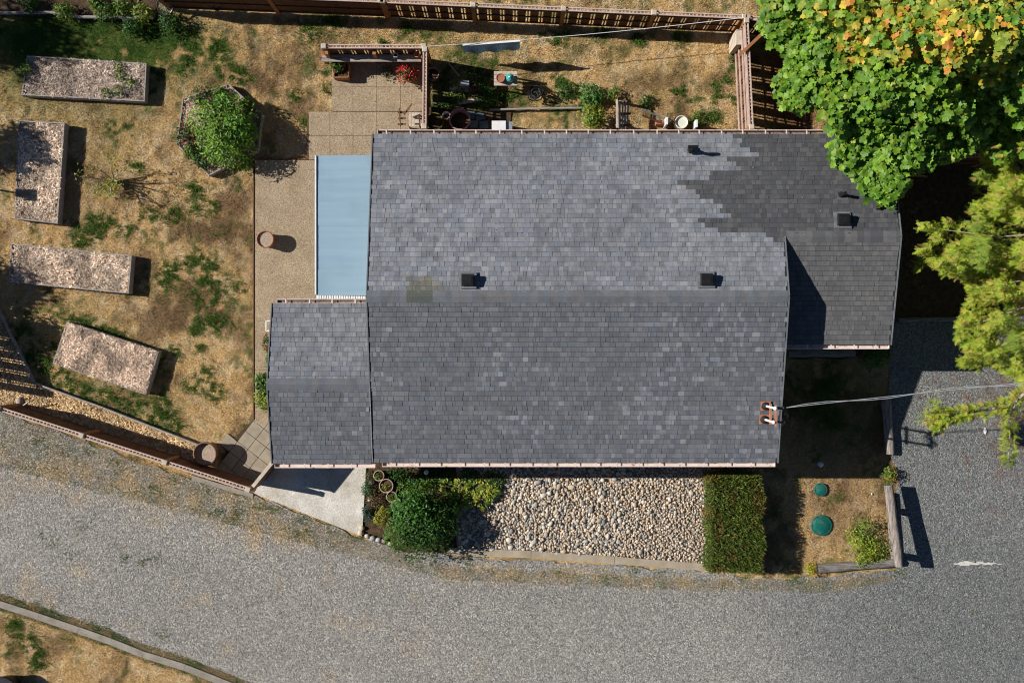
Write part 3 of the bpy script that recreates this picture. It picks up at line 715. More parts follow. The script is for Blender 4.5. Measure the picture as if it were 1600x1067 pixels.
# diagonal brace on the eastern fence, pale board
br = MB(); br.beam(P(1156, 86, 1.45), P(1205, 40, 1.5), .09, .06); tag(br.build('timber_brace', M_post), 'orange brown timber laid diagonally across the short eastern fence', 'timber')
br = MB(); br.box(P(1149, 66, .5), (.16, .45, .9)); tag(br.build('pale_box', M_cap), 'upright pale wooden box against the ladder-like fence corner', 'box')

# potting shelf with posts
sh = empty('potting_shelf', P(580, 92, 0), 'long weathered grey plank shelf along the patio end fence', 'shelf')
for k, (ya, yb) in enumerate(((86, 91), (92, 97))):
    a = P(503, ya, .75); b = P(658, ya, .75); c = P(503, yb, .75)
    m = MB(); m.box(((a.x + b.x) / 2, (a.y + c.y) / 2, .75), (b.x - a.x, abs(a.y - c.y), .035)); m.build('plank', M_oldwood, sh)
for px in (507, 582, 654): m = MB(); p = P(px, 91, .36); m.box(p, (.09, .16, .7)); m.build('leg', M_post, sh)
for px in (512, 586): m = MB(); p = P(px, 86, .95); m.box(p, (.10, .10, .40)); m.build('upright', M_post, sh)

# ------------------------------------------------------------------ leaves and plants
MAPLE = [(0, 0, .0)]
for i in range(14):
    a = math.radians(-90 + (i + .5) * 360 / 14 + 0); rr = [1, .72, .98, .66, 1.05, .72, .85, .85, .72, 1.05, .66, .98, .72, 1][i] * .55
    MAPLE.append((rr * math.cos(a), rr * math.sin(a), .10 * math.cos(2 * a) - .06))
MAPLE_F = [(0, i + 1, (i + 1) % 14 + 1) for i in range(14)]
LEAF = [(0, 0, 0), (.45, .22, .06), (1, 0, -.08), (.45, -.22, .06)]; LEAF_F = [(0, 2, 1), (0, 3, 2)]
BLADE = [(-.5, 0, 0), (.5, 0, 0), (0, 0, 1)]
FROND = []; FROND_F = []
def fr(v, f): b = len(FROND); FROND.extend(v); FROND_F.extend([tuple(b + i for i in q) for q in f])
fr([(0, -.012, 0), (0, .012, 0), (1, 0, -.3)], [(0, 1, 2)])
for i in range(9):
    t = .05 + i * .102; L_ = .32 * (1 - t * .72) * (.8 if i % 2 else 1.1)
    for s_ in (-1, 1):
        z = -.3 * t * t; fr([(t - .024, 0, z), (t + .030, 0, z), (t + L_ * .75, s_ * L_, z - .05), (t + L_ * .3, s_ * L_ * .6, z + .01)], [(0, 1, 3), (1, 2, 3)])
def jitcol(cols, n, amt=.18):
    c = np.array(cols)[rng.integers(0, len(cols), n)]; return np.clip(c * (1 + rng.normal(0, amt, (n, 1))), .004, .9)
def shrub(name, px, py, r, h, cols, label, cat='shrub', n=900, leaf=.09, stem=True, group=None, rx=None, lumps=.22, z0=0.0, up=.4, tmpl='leaf', parts=None, zc=None, blossoms=None):
    """px,py: where the crown's middle shows; r: crown radius (m); h: height (m)"""
    hc = h * .55; c = P(px, py, hc); rx = rx or r
    root = empty(name, (c.x, c.y, z0), label, cat, group)
    ph = random.uniform(0, 9)
    d = rng.normal(size=(n, 3)); d[:, 2] = np.abs(d[:, 2]) * 1.1 - .25; d /= np.linalg.norm(d, axis=1, keepdims=True)
    th = np.arctan2(d[:, 1], d[:, 0]); el = d[:, 2]
    lf = 1 + lumps * (np.sin(3 * th + ph) * .5 + np.sin(5 * th + 2.3 * ph + 4 * el) * .5 + np.sin(9 * th + 7 * el + ph) * .35)
    rad = (rng.random(n) ** .35) * lf
    if n > 800:
        nl = 9 if n < 3000 else 16; lc = rng.normal(size=(nl, 3)); lc /= np.linalg.norm(lc, axis=1, keepdims=True); lc[:, 2] = np.abs(lc[:, 2]); lc *= rng.uniform(.32, .78, (nl, 1)); ls = rng.uniform(.20, .46, nl)
        li = rng.integers(0, nl, n); dd = d.copy(); v_ = lc[li] + dd * (rng.random(n) ** .3 * ls[li])[:, None]; v_[:, 2] = np.clip(v_[:, 2], -.45, 1.1)
        core = rng.random(n) < .22; v_[core] = (d * rad[:, None])[core] * .9
        rad = np.linalg.norm(v_, axis=1); d = np.where(core[:, None], d, dd * .7 + v_ * .6)
        _v = v_; lobec = rng.uniform(.62, 1.35, nl)[li]; lobet = rng.uniform(-1, 1, nl)[li]
    else: _v = d * rad[:, None]; lobec = np.ones(n); lobet = np.zeros(n)
    T = np.stack([_v[:, 0] * rx, _v[:, 1] * r, z0 + h * .42 + _v[:, 2] * h * .55], 1) + np.array([c.x, c.y, 0]); T[:, 2] = np.maximum(T[:, 2], z0 + .03)
    nr = d + rng.normal(0, .45, (n, 3)) + np.array([0, 0, up]); tg = d + rng.normal(0, .5, (n, 3))
    sc = leaf * rng.uniform(.7, 1.3, n); V_, F_ = {'leaf': (LEAF, LEAF_F), 'maple': (MAPLE, MAPLE_F), 'frond': (FROND, FROND_F)}[tmpl]
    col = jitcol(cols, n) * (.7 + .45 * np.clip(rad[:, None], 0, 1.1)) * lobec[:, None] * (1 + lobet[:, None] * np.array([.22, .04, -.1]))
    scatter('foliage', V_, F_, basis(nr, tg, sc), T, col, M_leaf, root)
    if stem:
        m = MB()
        for k in range(4):
            a = random.uniform(0, 6.28); m.tube([(c.x, c.y, z0), (c.x + .3 * rx * math.cos(a), c.y + .3 * r * math.sin(a), z0 + h * .35), (c.x + .65 * rx * math.cos(a), c.y + .65 * r * math.sin(a), z0 + h * .7)], [.03 + h * .008, .02, .008], 6)
        m.build('stem', M_bark, root)
    if blossoms:
        bc, nb, bs = blossoms; sel = rng.permutation(n)[:nb]
        T2 = T[sel] + d[sel] * .03; T2[:, 2] += .03
        scatter('blossom', LEAF, LEAF_F, basis(rng.normal(size=(nb * 4, 3)) + np.array([0, 0, 1]), None, bs * rng.uniform(.7, 1.2, nb * 4)), np.repeat(T2, 4, 0) + rng.normal(0, bs * .3, (nb * 4, 3)), jitcol(bc, nb * 4), M_leaf, root)
    return root
def tri(*c): return list(c)
DG = [(.02, .07, .010), (.035, .105, .014), (.055, .145, .02), (.024, .08, .014)]
LG = [(.09, .17, .02), (.13, .22, .03), (.17, .25, .03), (.07, .13, .02)]
YG = [(.26, .30, .03), (.34, .36, .04), (.18, .24, .03), (.40, .38, .06)]

# big maple ------------------------------------------------------------
MPOLY = [(1212,-120),(1204,0),(1200,48),(1228,72),(1250,92),(1232,108),(1222,122),(1232,150),(1245,172),(1268,160),(1282,142),(1292,175),(1300,198),(1318,214),(1312,240),(1322,258),(1348,268),(1358,290),(1384,312),(1405,300),(1413,280),(1402,262),(1398,232),(1412,225),(1420,255),(1440,258),(1458,246),(1482,240),(1500,232),(1528,224),(1552,222),(1575,236),(1600,226),(1800,240),(1850,-120)]
tree = empty('maple_tree', P(1620, 0, 0) , 'big broadleaf tree with green and orange turning leaves overhanging the roof corner', 'tree')
def sample(poly, n):
    xs = [p[0] for p in poly]; ys_ = [p[1] for p in poly]; out = np.zeros((0, 2))
    while len(out) < n:
        q = np.stack([rng.uniform(min(xs), max(xs), n), rng.uniform(min(ys_), max(ys_), n)], 1); out = np.vstack([out, q[inpoly(q[:, 0], q[:, 1], poly)]])
    return out[:n]
def polydist(q, poly):
    d = np.full(len(q), 1e9)
    for i in range(len(poly)):
        a = np.array(poly[i], float); b = np.array(poly[(i + 1) % len(poly)], float); ab = b - a; t = np.clip(((q - a) @ ab) / (ab @ ab), 0, 1)[:, None]
        d = np.minimum(d, np.linalg.norm(q - a - t * ab, axis=1))
    return d
nc = 4600; q = sample(MPOLY, nc); ed = polydist(q, MPOLY)
lum = fbm(q[:, 0], q[:, 1], 1 / 70., 3, 12)
keep = (fbm(q[:, 0], q[:, 1], 1 / 38., 3, 44) > .40) | (ed < 14) | (rng.random(nc) < .45)
shadeg = ((q[:, 0] > 1420) & (q[:, 1] > 90) & (q[:, 1] < 215) & (rng.random(nc) < .55)); keep &= ~shadeg
q = q[keep]; ed = ed[keep]; lum = lum[keep]; nc = len(q)
hz = 4.0 + 3.2 * sstep(0, 190, ed) + 2.2 * (lum - .5) - rng.random(nc) ** 2 * 1.6
hz = np.maximum(hz, 3.7)
kk = 1 - hz / H; CT = np.stack([(q[:, 0] - 800) / S * kk, (533.5 - q[:, 1]) / S * kk, hz], 1)
yw = .6 * np.exp(-(((q[:, 0] - 1450) / 170) ** 2 + ((q[:, 1] - 0) / 34) ** 2)) + np.exp(-(((q[:, 0] - 1362) / 48) ** 2 + ((q[:, 1] - 72) / 24) ** 2)) + np.exp(-(((q[:, 0] - 1520) / 62) ** 2 + ((q[:, 1] - 55) / 44) ** 2)) + .8 * np.exp(-(((q[:, 0] - 1560) / 35) ** 2 + ((q[:, 1] - 95) / 20) ** 2))
LT = []; LM = []; LC = []
gr = np.array([(.11, .23, .018), (.15, .29, .022), (.20, .34, .026), (.075, .175, .016), (.13, .25, .024)]); yw = yw * np.where(fbm(q[:, 0], q[:, 1], 1 / 22., 2, 25) > .40, 1.5, .35); ye = np.array([(.46, .38, .03), (.56, .43, .04), (.60, .36, .05), (.52, .22, .04), (.34, .36, .04), (.22, .30, .03)]); mid = np.array([(.20, .28, .03), (.26, .32, .04)])
for i in range(nc):
    k = rng.integers(6, 11); a = rng.uniform(0, 6.28, k); r = rng.uniform(.06, .34, k)
    off = np.stack([r * np.cos(a), r * np.sin(a), -r * r * 1.6 + rng.normal(0, .04, k)], 1)
    nr = np.stack([np.cos(a) * r * 1.8 - .25, np.sin(a) * r * 1.8 + .05, np.ones(k)], 1) + rng.normal(0, .28, (k, 3))
    LT.append(CT[i] + off); LM.append(basis(nr, np.stack([np.cos(a + 1.57), np.sin(a + 1.57), 0 * a], 1) , rng.uniform(.13, .25, k)))
    p_ = min(1, yw[i] * 1.1); base = np.where((rng.random(k) < p_ * .75)[:, None], ye[rng.integers(0, 6, k)], np.where((rng.random(k) < .05 + p_)[:, None], mid[rng.integers(0, 2, k)], gr[rng.integers(0, 5, k)]))
    LC.append(base * (1 + rng.normal(0, .13, (k, 1))))
LT = np.vstack(LT); LM = np.vstack(LM); LC = np.clip(np.vstack(LC), .005, .9)
vis = (LT[:, 0] / (1 - LT[:, 2] / H) * S + 800 < 1590) & (533.5 - LT[:, 1] / (1 - LT[:, 2] / H) * S > 5)
order = np.argsort(-(LT[:, 2] * 1.0 + np.linalg.norm(LM[:, :, 0], axis=1) * 30) * vis); top = order[:300]; rest = order[300:]
mleaf = {}
for i in top:
    ci = tuple(np.round(LC[i], 2)); ci = tuple(float(x) for x in ci)
    if ci not in mleaf: mleaf[ci] = mesh_np('leaf', np.array(MAPLE), np.array(MAPLE_F), np.tile(np.array(ci), (len(MAPLE), 1)), M_leaf)
    o = link('leaf', mleaf[ci], tree); o.matrix_local = Matrix.Translation(Vector(LT[i]) - tree.location) @ Matrix([list(r) for r in LM[i]]).to_4x4()
scatter('crown', MAPLE, MAPLE_F, LM[rest], LT[rest], LC[rest], M_leaf, tree)['kind'] = 'stuff'
tk = MB(); tb = tree.location
tk.tube([tb, tb + Vector((.05, 0, 1.5)), tb + Vector((-.1, -.1, 3.4)), tb + Vector((-.3, -.2, 5.4))], [.34, .27, .2, .12], 12); tk.build('trunk', M_bark, tree)
lb = MB()
for i in range(0, nc, 16):
    a = tb + Vector((-.15, -.1, random.uniform(2.6, 5.0))); b = Vector(CT[i]) + Vector((0, 0, -.12)); mdl = a.lerp(b, .5) + Vector((0, 0, -.3)); lb.tube([a, mdl, b], [.07, .035, .010], 5)
lb.build('limb', M_bark, tree)['kind'] = 'stuff'

# cedar ------------------------------------------------------------------
CPOLY = [(1760,90),(1610,150),(1575,205),(1560,232),(1535,240),(1540,262),(1520,285),(1534,310),(1515,330),(1535,350),(1500,345),(1470,345),(1436,350),(1438,362),(1466,374),(1434,392),(1430,424),(1462,416),(1480,432),(1512,436),(1518,460),(1500,500),(1494,530),(1512,548),(1498,566),(1530,578),(1560,574),(1600,600),(1760,620)]
cedar = empty('conifer_tree', P(1700, 400, 0), 'yellow green conifer with drooping feathery boughs at the right edge', 'tree')
CG = np.array([(.34, .42, .032), (.27, .37, .026), (.42, .45, .045), (.19, .30, .02), (.46, .34, .08), (.31, .40, .03)])
def fronds(q, hgt, centre, tname, root, ln=(.10, .22), cols=CG, gd=None):
    n = len(q); kk = 1 - hgt / H; T = np.stack([(q[:, 0] - 800) / S * kk, (533.5 - q[:, 1]) / S * kk, hgt], 1)
    dr = T - np.array(centre); dr[:, 2] = 0; dr /= np.linalg.norm(dr, axis=1, keepdims=True) + 1e-6
    if gd is not None: dr = gd
    tg = dr + rng.normal(0, .55, (n, 3)) * np.array([1, 1, .3]); nr = np.array([0, 0, 1.0]) + rng.normal(0, .35, (n, 3)) + dr * .2
    c = cols[rng.integers(0, len(cols), n)]; grn = sstep(.5, .66, fbm(q[:, 0], q[:, 1], 1 / 45., 3, 3))[:, None] ; c = c * (1 - .55 * grn) + np.array([.10, .20, .02]) * .55 * grn
    c = c * (1 + rng.normal(0, .16, (n, 1)))
    return scatter(tname, FROND, FROND_F, basis(nr, tg, rng.uniform(ln[0], ln[1], n)), T, np.clip(c, .01, .8), M_leaf, root)
n_ = 30000; q = sample(CPOLY, n_); ed = polydist(q, CPOLY); g_ = fbm(q[:, 0] , q[:, 1] * 1.4, 1 / 32., 3, 90)
keep = (g_ > .40) | (rng.random(n_) < .22); q = q[keep]; ed = ed[keep]; g_ = g_[keep]
h_ = 3.0 + 3.0 * sstep(0, 260, ed) + 4.2 * (g_ - .5) + .9 * (fbm(q[:, 0], q[:, 1], 1 / 13., 2, 66) - .5) - rng.random(len(q)) ** 2 * 1.4
fronds(q, np.maximum(h_, 1.6), cedar.location, 'foliage', cedar)
cb_ = MB()
tips = [(1436,356),(1434,408),(1545,250),(1505,450),(1500,510),(1510,560),(1560,300),(1560,380),(1580,480),(1555,540),(1480,420),(1540,345)]
c0 = cedar.location
for (x, y) in tips:
    e = P(x + 14, y, 2.75); a = Vector((c0.x, c0.y, random.uniform(3.0, 4.2))); cb_.tube([a, a.lerp(e, .35) + Vector((0, .2, .2)), a.lerp(e, .7) + Vector((0, -.12, .05)), e], [.06, .04, .022, .008], 6)
cb_.build('branch', M_twig, cedar)
t_ = MB(); t_.tube([c0, c0 + Vector((0, 0, 4)), c0 + Vector((.1, 0, 9))], [.36, .25, .08], 12); t_.build('trunk', M_bark, cedar)
# low separate bough
BP = [(1604, 612), (1580, 632), (1545, 640), (1510, 646), (1480, 652), (1462, 665)]
bg_ = MB(); bgp = [P(x, y, 2.6 - .12 * i) for i, (x, y) in enumerate(BP)]; bg_.tube([P(1720, 560, 3.2)] + bgp, [.06, .05, .045, .035, .028, .018, .01], 7)
bg_.tube([P(1590, 622, 2.6), P(1579, 650, 2.4), P(1577, 690, 2.2), P(1575, 725, 2.1)], [.025, .02, .014, .008], 6)
bg_.build('bough', M_twig, cedar)
qs = []; gds = []
for i in range(650):
    t = random.random() ** .8; k = min(int(t * 5), 4); f = t * 5 - k; x = BP[k][0] + (BP[k + 1][0] - BP[k][0]) * f; y = BP[k][1] + (BP[k + 1][1] - BP[k][1]) * f
    if .12 < t < .5 and random.random() < .35: continue
    s_ = random.choice((-1, 1)); qs.append((x + random.gauss(0, 6), y + s_ * random.uniform(1, 9))); gds.append((-.8, -s_ * .7, 0))
for i in range(230):
    t = random.random(); s_ = random.choice((-1, 1)); qs.append((1590 - 14 * t ** .3 + s_ * random.uniform(0, 10), 622 + 105 * t)); gds.append((s_ * .6, -.8, 0))
for i in range(110):
    qs.append((1462 + random.gauss(0, 9), 650 + random.gauss(0, 13))); gds.append((-.6, random.uniform(-1, 1), 0))
fronds(np.array(qs), np.array([2.45 + random.uniform(-.15, .25) for _ in qs]), c0, 'foliage', cedar, (.12, .24), gd=np.array(gds))

# off-frame trees at the left that shade the upper left garden
def small_tree(loc, h, r, label, n=3500):
    root = empty('garden_tree', loc, label, 'tree', 'trees beyond the left edge of the garden')
    d = rng.normal(size=(n, 3)); d /= np.linalg.norm(d, axis=1, keepdims=True); rad = rng.random(n) ** .4
    lf = 1 + .3 * np.sin(4 * np.arctan2(d[:, 1], d[:, 0]) + 5 * d[:, 2])
    T = d * (rad * lf)[:, None] * np.array([r, r, r * .75]) + np.array([loc[0], loc[1], h])
    scatter('crown', LEAF, LEAF_F, basis(d + rng.normal(0, .5, (n, 3)), None, rng.uniform(.12, .22, n)), T, jitcol(LG, n), M_leaf, root)
    m = MB(); m.tube([loc, Vector(loc) + Vector((.05, .05, h * .6)), Vector(loc) + Vector((0, 0, h))], [.13, .1, .04], 8)
    for k in range(6): a = k * 1.05; m.tube([Vector(loc) + Vector((0, 0, h * .6)), Vector(loc) + Vector((r * .6 * math.cos(a), r * .6 * math.sin(a), h))], [.05, .015], 6)
    m.build('trunk', M_bark, root)
small_tree(G(-300, 5), 4.3, 1.25, 'round leafy tree beyond the upper left corner shading the first bed')
small_tree(G(-190, 195), 3.0, .75, 'small tree left of the upright straw bed')
small_tree(G(-60, 505), 1.5, .6, 'low leafy tree left of the diagonal bed', 1500)
small_tree(G(-250, 400), 3.5, .8, 'slender tree beyond the left edge level with the long straw bed', 2000)
bh = empty('birdhouse', G(-62, 286), 'small birdhouse on a thin pole just left of the upright straw bed', 'birdhouse')
m = MB(); m.tube([G(-62, 286), G(-62, 286, 1.55)], .03, 6); m.build('pole', M_oldwood, bh)
m = MB(); m.box(G(-62, 286, 1.66), (.22, .22, .22)); m.build('box', M_oldwood, bh)
m = MB(); c = G(-62, 286, 1.8)
m.add([c + Vector(v) for v in ((-.17, -.17, -.02), (.17, -.17, -.02), (.17, .17, -.02), (-.17, .17, -.02), (0, -.17, .14), (0, .17, .14))], [(0, 1, 4), (3, 5, 2), (0, 4, 5, 3), (1, 2, 5, 4), (3, 2, 1, 0)]); m.build('roof', M_fence, bh)

# ------------------------------------------------------------------ raised beds
STR = [(.62, .48, .36), (.72, .59, .46), (.52, .38, .27), (.38, .27, .19), (.76, .66, .55), (.58, .46, .38)]
def bed(pts, h, label, straw=STR, name='raised_bed', wood=M_oldwood, n=3500, heap=.04, dens=None, ln=(.05, .13)):
    pts3 = [P(x, y, h) for x, y in pts]; c = sum(pts3, Vector()) / len(pts3); c.z = 0
    root = empty(name, c, label, 'garden bed', 'raised garden beds on the lawn'); k = len(pts3)
    for i in range(k):
        a = pts3[i]; b = pts3[(i + 1) % k]; d = (b - a).normalized(); nn = Vector((-d.y, d.x, 0)); 
        if nn.dot(c - a) < 0: nn = -nn
        a2 = a + nn * .02 + d * .0; b2 = b + nn * .02 - d * .04
        m = MB(); m.beam(Vector((a2.x, a2.y, h / 2)), Vector((b2.x, b2.y, h / 2)), .035, h); m.build('board', wood, root)
    ins = [(p.x + (c.x - p.x) * .03, p.y + (c.y - p.y) * .03) for p in pts3]
    m = MB(); m.add([(x, y, h - .06) for x, y in ins], [tuple(range(k))]); o = m.build('bedding', M_strawbase, root)
    if o.data.polygons[0].normal.z < 0: o.data.flip_normals()
    poly = ins; q = sample(poly, n); nz = fbm(q[:, 0], q[:, 1], 2.2, 3, 55); T = np.column_stack([q, h - .055 + heap * nz * 1.6 + rng.random(n) * .02])
    tilt = rng.normal(0, .25, (n, 3)); tilt[:, 2] += 1; ln_ = rng.uniform(ln[0], ln[1], n)
    M_ = basis(tilt, None, np.column_stack([ln_, rng.uniform(.008, .02, n), ln_]))
    col = jitcol(straw, n, .2) * (.62 + .76 * sstep(.3, .7, nz))[:, None]
    scatter('straw', [(-.5, -.5, 0), (.5, -.5, 0), (.5, .5, .06), (-.5, .5, 0)], [(0, 1, 2, 3)], M_, T, col, M_straw, root)['kind'] = 'stuff'
    return root
bed([(42, 87), (229, 99), (226, 159), (33, 149)], .28, 'raised bed nearest the upper left corner with dark bedding and leafy seedlings', [(.30, .24, .20), (.44, .36, .30), (.22, .17, .14), (.52, .44, .38)])
bed([(29, 188), (101, 192), (90, 350), (22, 342)], .30, 'upright straw filled bed at the left edge crossed by a birdhouse shadow')
bed([(17, 380), (206, 399), (201, 459), (14, 441)], .30, 'long pale straw filled bed in the middle of the left lawn')
bed([(104, 502), (248, 549), (228, 617), (82, 568)], .30, 'tilted rectangular bed heaped with rough brown straw', [(.56, .42, .31), (.68, .54, .42), (.42, .30, .22), (.74, .62, .52), (.36, .26, .19)], n=5000, heap=.07)
hb = bed([(285, 154), (357, 131), (410, 178), (403, 236), (326, 275), (275, 226)], .22, 'hexagonal flower bed around a big bushy shrub', [(.22, .15, .11), (.34, .24, .17), (.14, .09, .06), (.42, .32, .24)], n=2500)
# straw strip behind the diagonal fence
stp = [(-60, 470), (0, 497), (51, 598), (270, 677), (312, 697), (308, 735), (160, 684), (0, 634), (-60, 615)]
so_ = MB()
strip = flat('straw_strip', [G(*p) for p in stp], .022, M_strawbase)
n = 9000; q = sample([tuple(G(*p)[:2]) for p in stp], n); T = np.column_stack([q, .03 + rng.random(n) * .05]); t_ = rng.normal(0, .25, (n, 3)); t_[:, 2] += 1; ln_ = rng.uniform(.06, .15, n)
scatter('loose_straw', [(-.5, -.5, 0), (.5, -.5, 0), (.5, .5, .06), (-.5, .5, 0)], [(0, 1, 2, 3)], basis(t_, None, np.column_stack([ln_, rng.uniform(.01, .022, n), ln_])), T, jitcol([(.68, .49, .26), (.56, .38, .18), (.74, .58, .37), (.42, .27, .14)], n, .2) * (.6 + .8 * fbm(q[:, 0], q[:, 1], 2, 3, 6))[:, None], M_straw, None, (0, 0, 0))
bpy.data.objects['loose_straw']['kind'] = 'stuff'
bd = empty('edging_boards', G(51, 598), 'weathered edging board line between lawn and the roadside straw strip', 'edging')
for a, b in (((-20, 452), (51, 597)), ((51, 598), (160, 637)), ((161, 637.5), (311, 696))):
    m = MB(); A = P(*a, .16); B = P(*b, .16); A.z = B.z = .08; m.beam(A, B, .05, .16); m.build('board', M_oldwood, bd)
# lawn edging along the patio
ed_ = MB(); ed_.beam(G(397, 252, .03), G(397, 655, .03), .03, .07); ed_.beam(G(404, 250, .03), G(481, 250, .03), .03, .07); ed_.beam(G(481, 250, .03), G(481, 178, .03), .03, .07)
tag(ed_.build('lawn_edging', M_fence), 'thin dark edging strip between dry lawn and patio slabs', 'edging')

# hex bed plants
shrub('bushy_shrub', 354, 206, 1.26, 1.35, [(.11, .24, .022), (.16, .30, .03), (.075, .18, .02), (.22, .34, .04)], 'big round bright green bush filling the hexagonal bed', n=5600, leaf=.115, rx=1.16, lumps=.12)
for (x, y, r, c, bl, lab) in ((318, 152, .36, DG, ([(.55, .30, .22), (.6, .2, .2)], 16, .06), 'salmon flowering clump at the upper rim of the hexagonal bed'), (293, 212, .38, DG, ([(.60, .06, .06), (.62, .25, .2)], 40, .06), 'red flowering clump at the left rim of the hexagonal bed'), (320, 250, .34, DG, ([(.30, .08, .05), (.4, .1, .08)], 12, .05), 'dark red leaved clump at the bottom of the hexagonal bed'), (345, 148, .2, LG, None, 'low green herb at the top corner of the hexagonal bed'), (387, 165, .2, LG, None, 'low green herb on the upper right board of the hexagonal bed'), (300, 238, .2, LG, None, 'low green herb on the lower left board of the hexagonal bed'), (385, 255, .28, LG, None, 'pale green plant spilling over the lower right board of the hexagonal bed')):
    shrub('flower_clump', x, y, r, .32, c, lab, 'plant', n=300, leaf=.09, stem=False, blossoms=bl, z0=.16)
for (x, y, lb_) in ((190, 108, 'topmost leafy seedling in the upper left bed'), (193, 122, 'second seedling from the top in the upper left bed'), (208, 133, 'seedling closest to the right end board of the upper left bed'), (191, 146, 'seedling by the lower board of the upper left bed, below the others'), (170, 148, 'leftmost of the seedlings along the lower board of the upper left bed')): shrub('seedling', x, y, .17, .16, LG, lb_, 'plant', n=60, leaf=.09, stem=False, z0=.26, group='seedlings in the upper left bed')
shrub('seedling', 47, 112, .2, .2, LG, 'pale green seedling clump at the left end of the upper left bed', 'plant', n=100, leaf=.09, stem=False, z0=.26)
# pruned little fruit shrub
ps = empty('pruned_shrub', G(180, 280), 'sparse pruned shrub with bare branches standing on the left lawn', 'shrub'); b0 = G(180, 284)
m = MB(); T = []
for k in range(7):
    a = k * .95 + .3; L_ = random.uniform(.35, .6); e = b0 + Vector((L_ * math.cos(a), L_ * math.sin(a), .75)); m.tube([b0 + Vector((0, 0, 0)), b0.lerp(e, .5) + Vector((0, 0, .12)), e], [.028, .018, .008], 6)
    e2 = e + Vector((random.uniform(-.2, .2), random.uniform(-.2, .2), .12)); m.tube([b0.lerp(e, .6), e2], [.014, .005], 5)
    for j_ in range(26): T.append(tuple((e.lerp(e2, random.random()) + Vector((random.gauss(0, .12), random.gauss(0, .10), random.gauss(0, .07))))))
m.build('branch', M_twig, ps); 
for j_ in range(170): T.append((b0.x + random.gauss(-.02, .2), b0.y - .25 + random.gauss(0, .12), .25 + random.random() * .25))
T = np.array(T); scatter('foliage', LEAF, LEAF_F, basis(rng.normal(0, .5, (len(T), 3)) + np.array([0, 0, 1]), None, rng.uniform(.06, .11, len(T))), T, jitcol(YG, len(T)), M_leaf, ps)

# ------------------------------------------------------------------ pots
def pot(px, py, r, h, mtl, label, fill=M_soil, name='plant_pot', wall=.025, depth=.06, cat='pot', group=None, zb=0.0, rim=True, base=.78):
    c = P(px, py, h + zb); c.z = zb
    root = empty(name, c, label, cat, group)
    m = MB(); pr = [(0, 0), (r * base, 0), (r * .94, h * .82)]
    pr += [(r * 1.0, h * .84), (r * 1.0, h)] if rim else [(r, h)]
    pr += [(r - wall, h), (r - wall - .005, h - depth - .02)]
    m.lathe(c, pr, 28); m.build('body', mtl, root)
    if fill: f = MB(); f.disc(c + Vector((0, 0, h - depth)), r - wall, 24); f.build('fill', fill, root)
    return root
pot(414, 374, .26, .44, M_terra, 'lone terracotta pot on the patio slabs beside the dry lawn', depth=.05, fill=M_strawbase)
pot(320, 709, .36, .55, M_barrel, 'large brown half barrel planter at the end of the straw strip', fill=M_strawbase, depth=.12, wall=.045)
pot(676, 115, .20, .4, M_pinkpot, 'pinkish round pot just right of the patio divider fence', depth=.1)
pot(718, 186, .33, .5, M_pinkpot, 'wide pinkish brown pot under the eave beside the divider fence', depth=.3, base=.7, wall=.035)
pot(679, 190, .27, .4, M_yel, 'wide olive green pot tucked in the corner of fence and eave', depth=.12, wall=.02)
pot(697, 180, .12, .3, M_white, 'thin white rimmed pot between the olive pot and the wide pinkish pot', depth=.2, wall=.012)
pot(1065, 191, .20, .38, M_bucket, 'pale round bucket under the eave gutter', fill=M_bucket, depth=.05, name='bucket', cat='bucket', base=.9)
pot(618, 86, .08, .16, M_galv, 'small grey pot on the potting shelf', zb=.77); pot(651, 85, .09, .15, M_orange, 'small orange pot at the right end of the potting shelf', zb=.77, fill=M_orange)
pot(592, 743, .165, .28, M_rail, 'cream rimmed pot closest to the gutter corner in the entry garden', wall=.02); pot(603.5, 759, .215, .3, M_rail, 'largest cream rimmed pot in the middle of the three', wall=.02); pot(612, 776, .165, .28, M_rail, 'cream rimmed pot furthest from the gutter, above the yellow shrub', wall=.02)
for x, y, c in ((592, 743, LG), (603, 759, YG), (612, 776, LG)): shrub('potted_herb', x, y, .11, .16, c, {592: 'small green herb in the cream pot by the gutter', 603: 'yellowish herb in the largest cream pot', 612: 'green herb in the cream pot above the yellow shrub'}[x], 'plant', n=90, leaf=.05, stem=False, z0=.2)
# square planter and red flowers on the patio
sp_ = empty('square_planter', P(532, 110, 0), 'square wooden planter at the left end of the potting shelf', 'planter'); c = P(533, 110, .35)
for dx, dy, sx, sy in ((-.22, 0, .03, .44), (.22, 0, .03, .44), (0, .22, .41, .03), (0, -.22, .41, .03)): m = MB(); m.box((c.x + dx, c.y + dy, .2), (sx, sy, .35)); m.build('side_board', M_post, sp_)
m = MB(); m.box((c.x, c.y, .15), (.40, .40, .3)); m.build('soil', M_soil, sp_)
shrub('flower_clump', 528, 105, .22, .4, DG + LG, 'green plant with a few red blooms in the square planter', 'plant', n=380, leaf=.08, stem=False, z0=.28, blossoms=([(.6, .08, .06)], 10, .06))
pot(640, 118, .2, .3, M_terra, 'terracotta pot under the bright red flowers')
shrub('red_flowers', 636, 118, .28, .35, DG, 'bright red flowering plant beside the divider fence', 'plant', n=260, leaf=.08, stem=False, z0=.25, blossoms=([(.75, .02, .05), (.62, .01, .03), (.7, .12, .12)], 60, .08))
shrub('low_plant', 605, 113, .22, .25, [(.16, .16, .09), (.1, .11, .05)], 'grey leaved low plant under the potting shelf', 'plant', n=200, leaf=.07, stem=False)
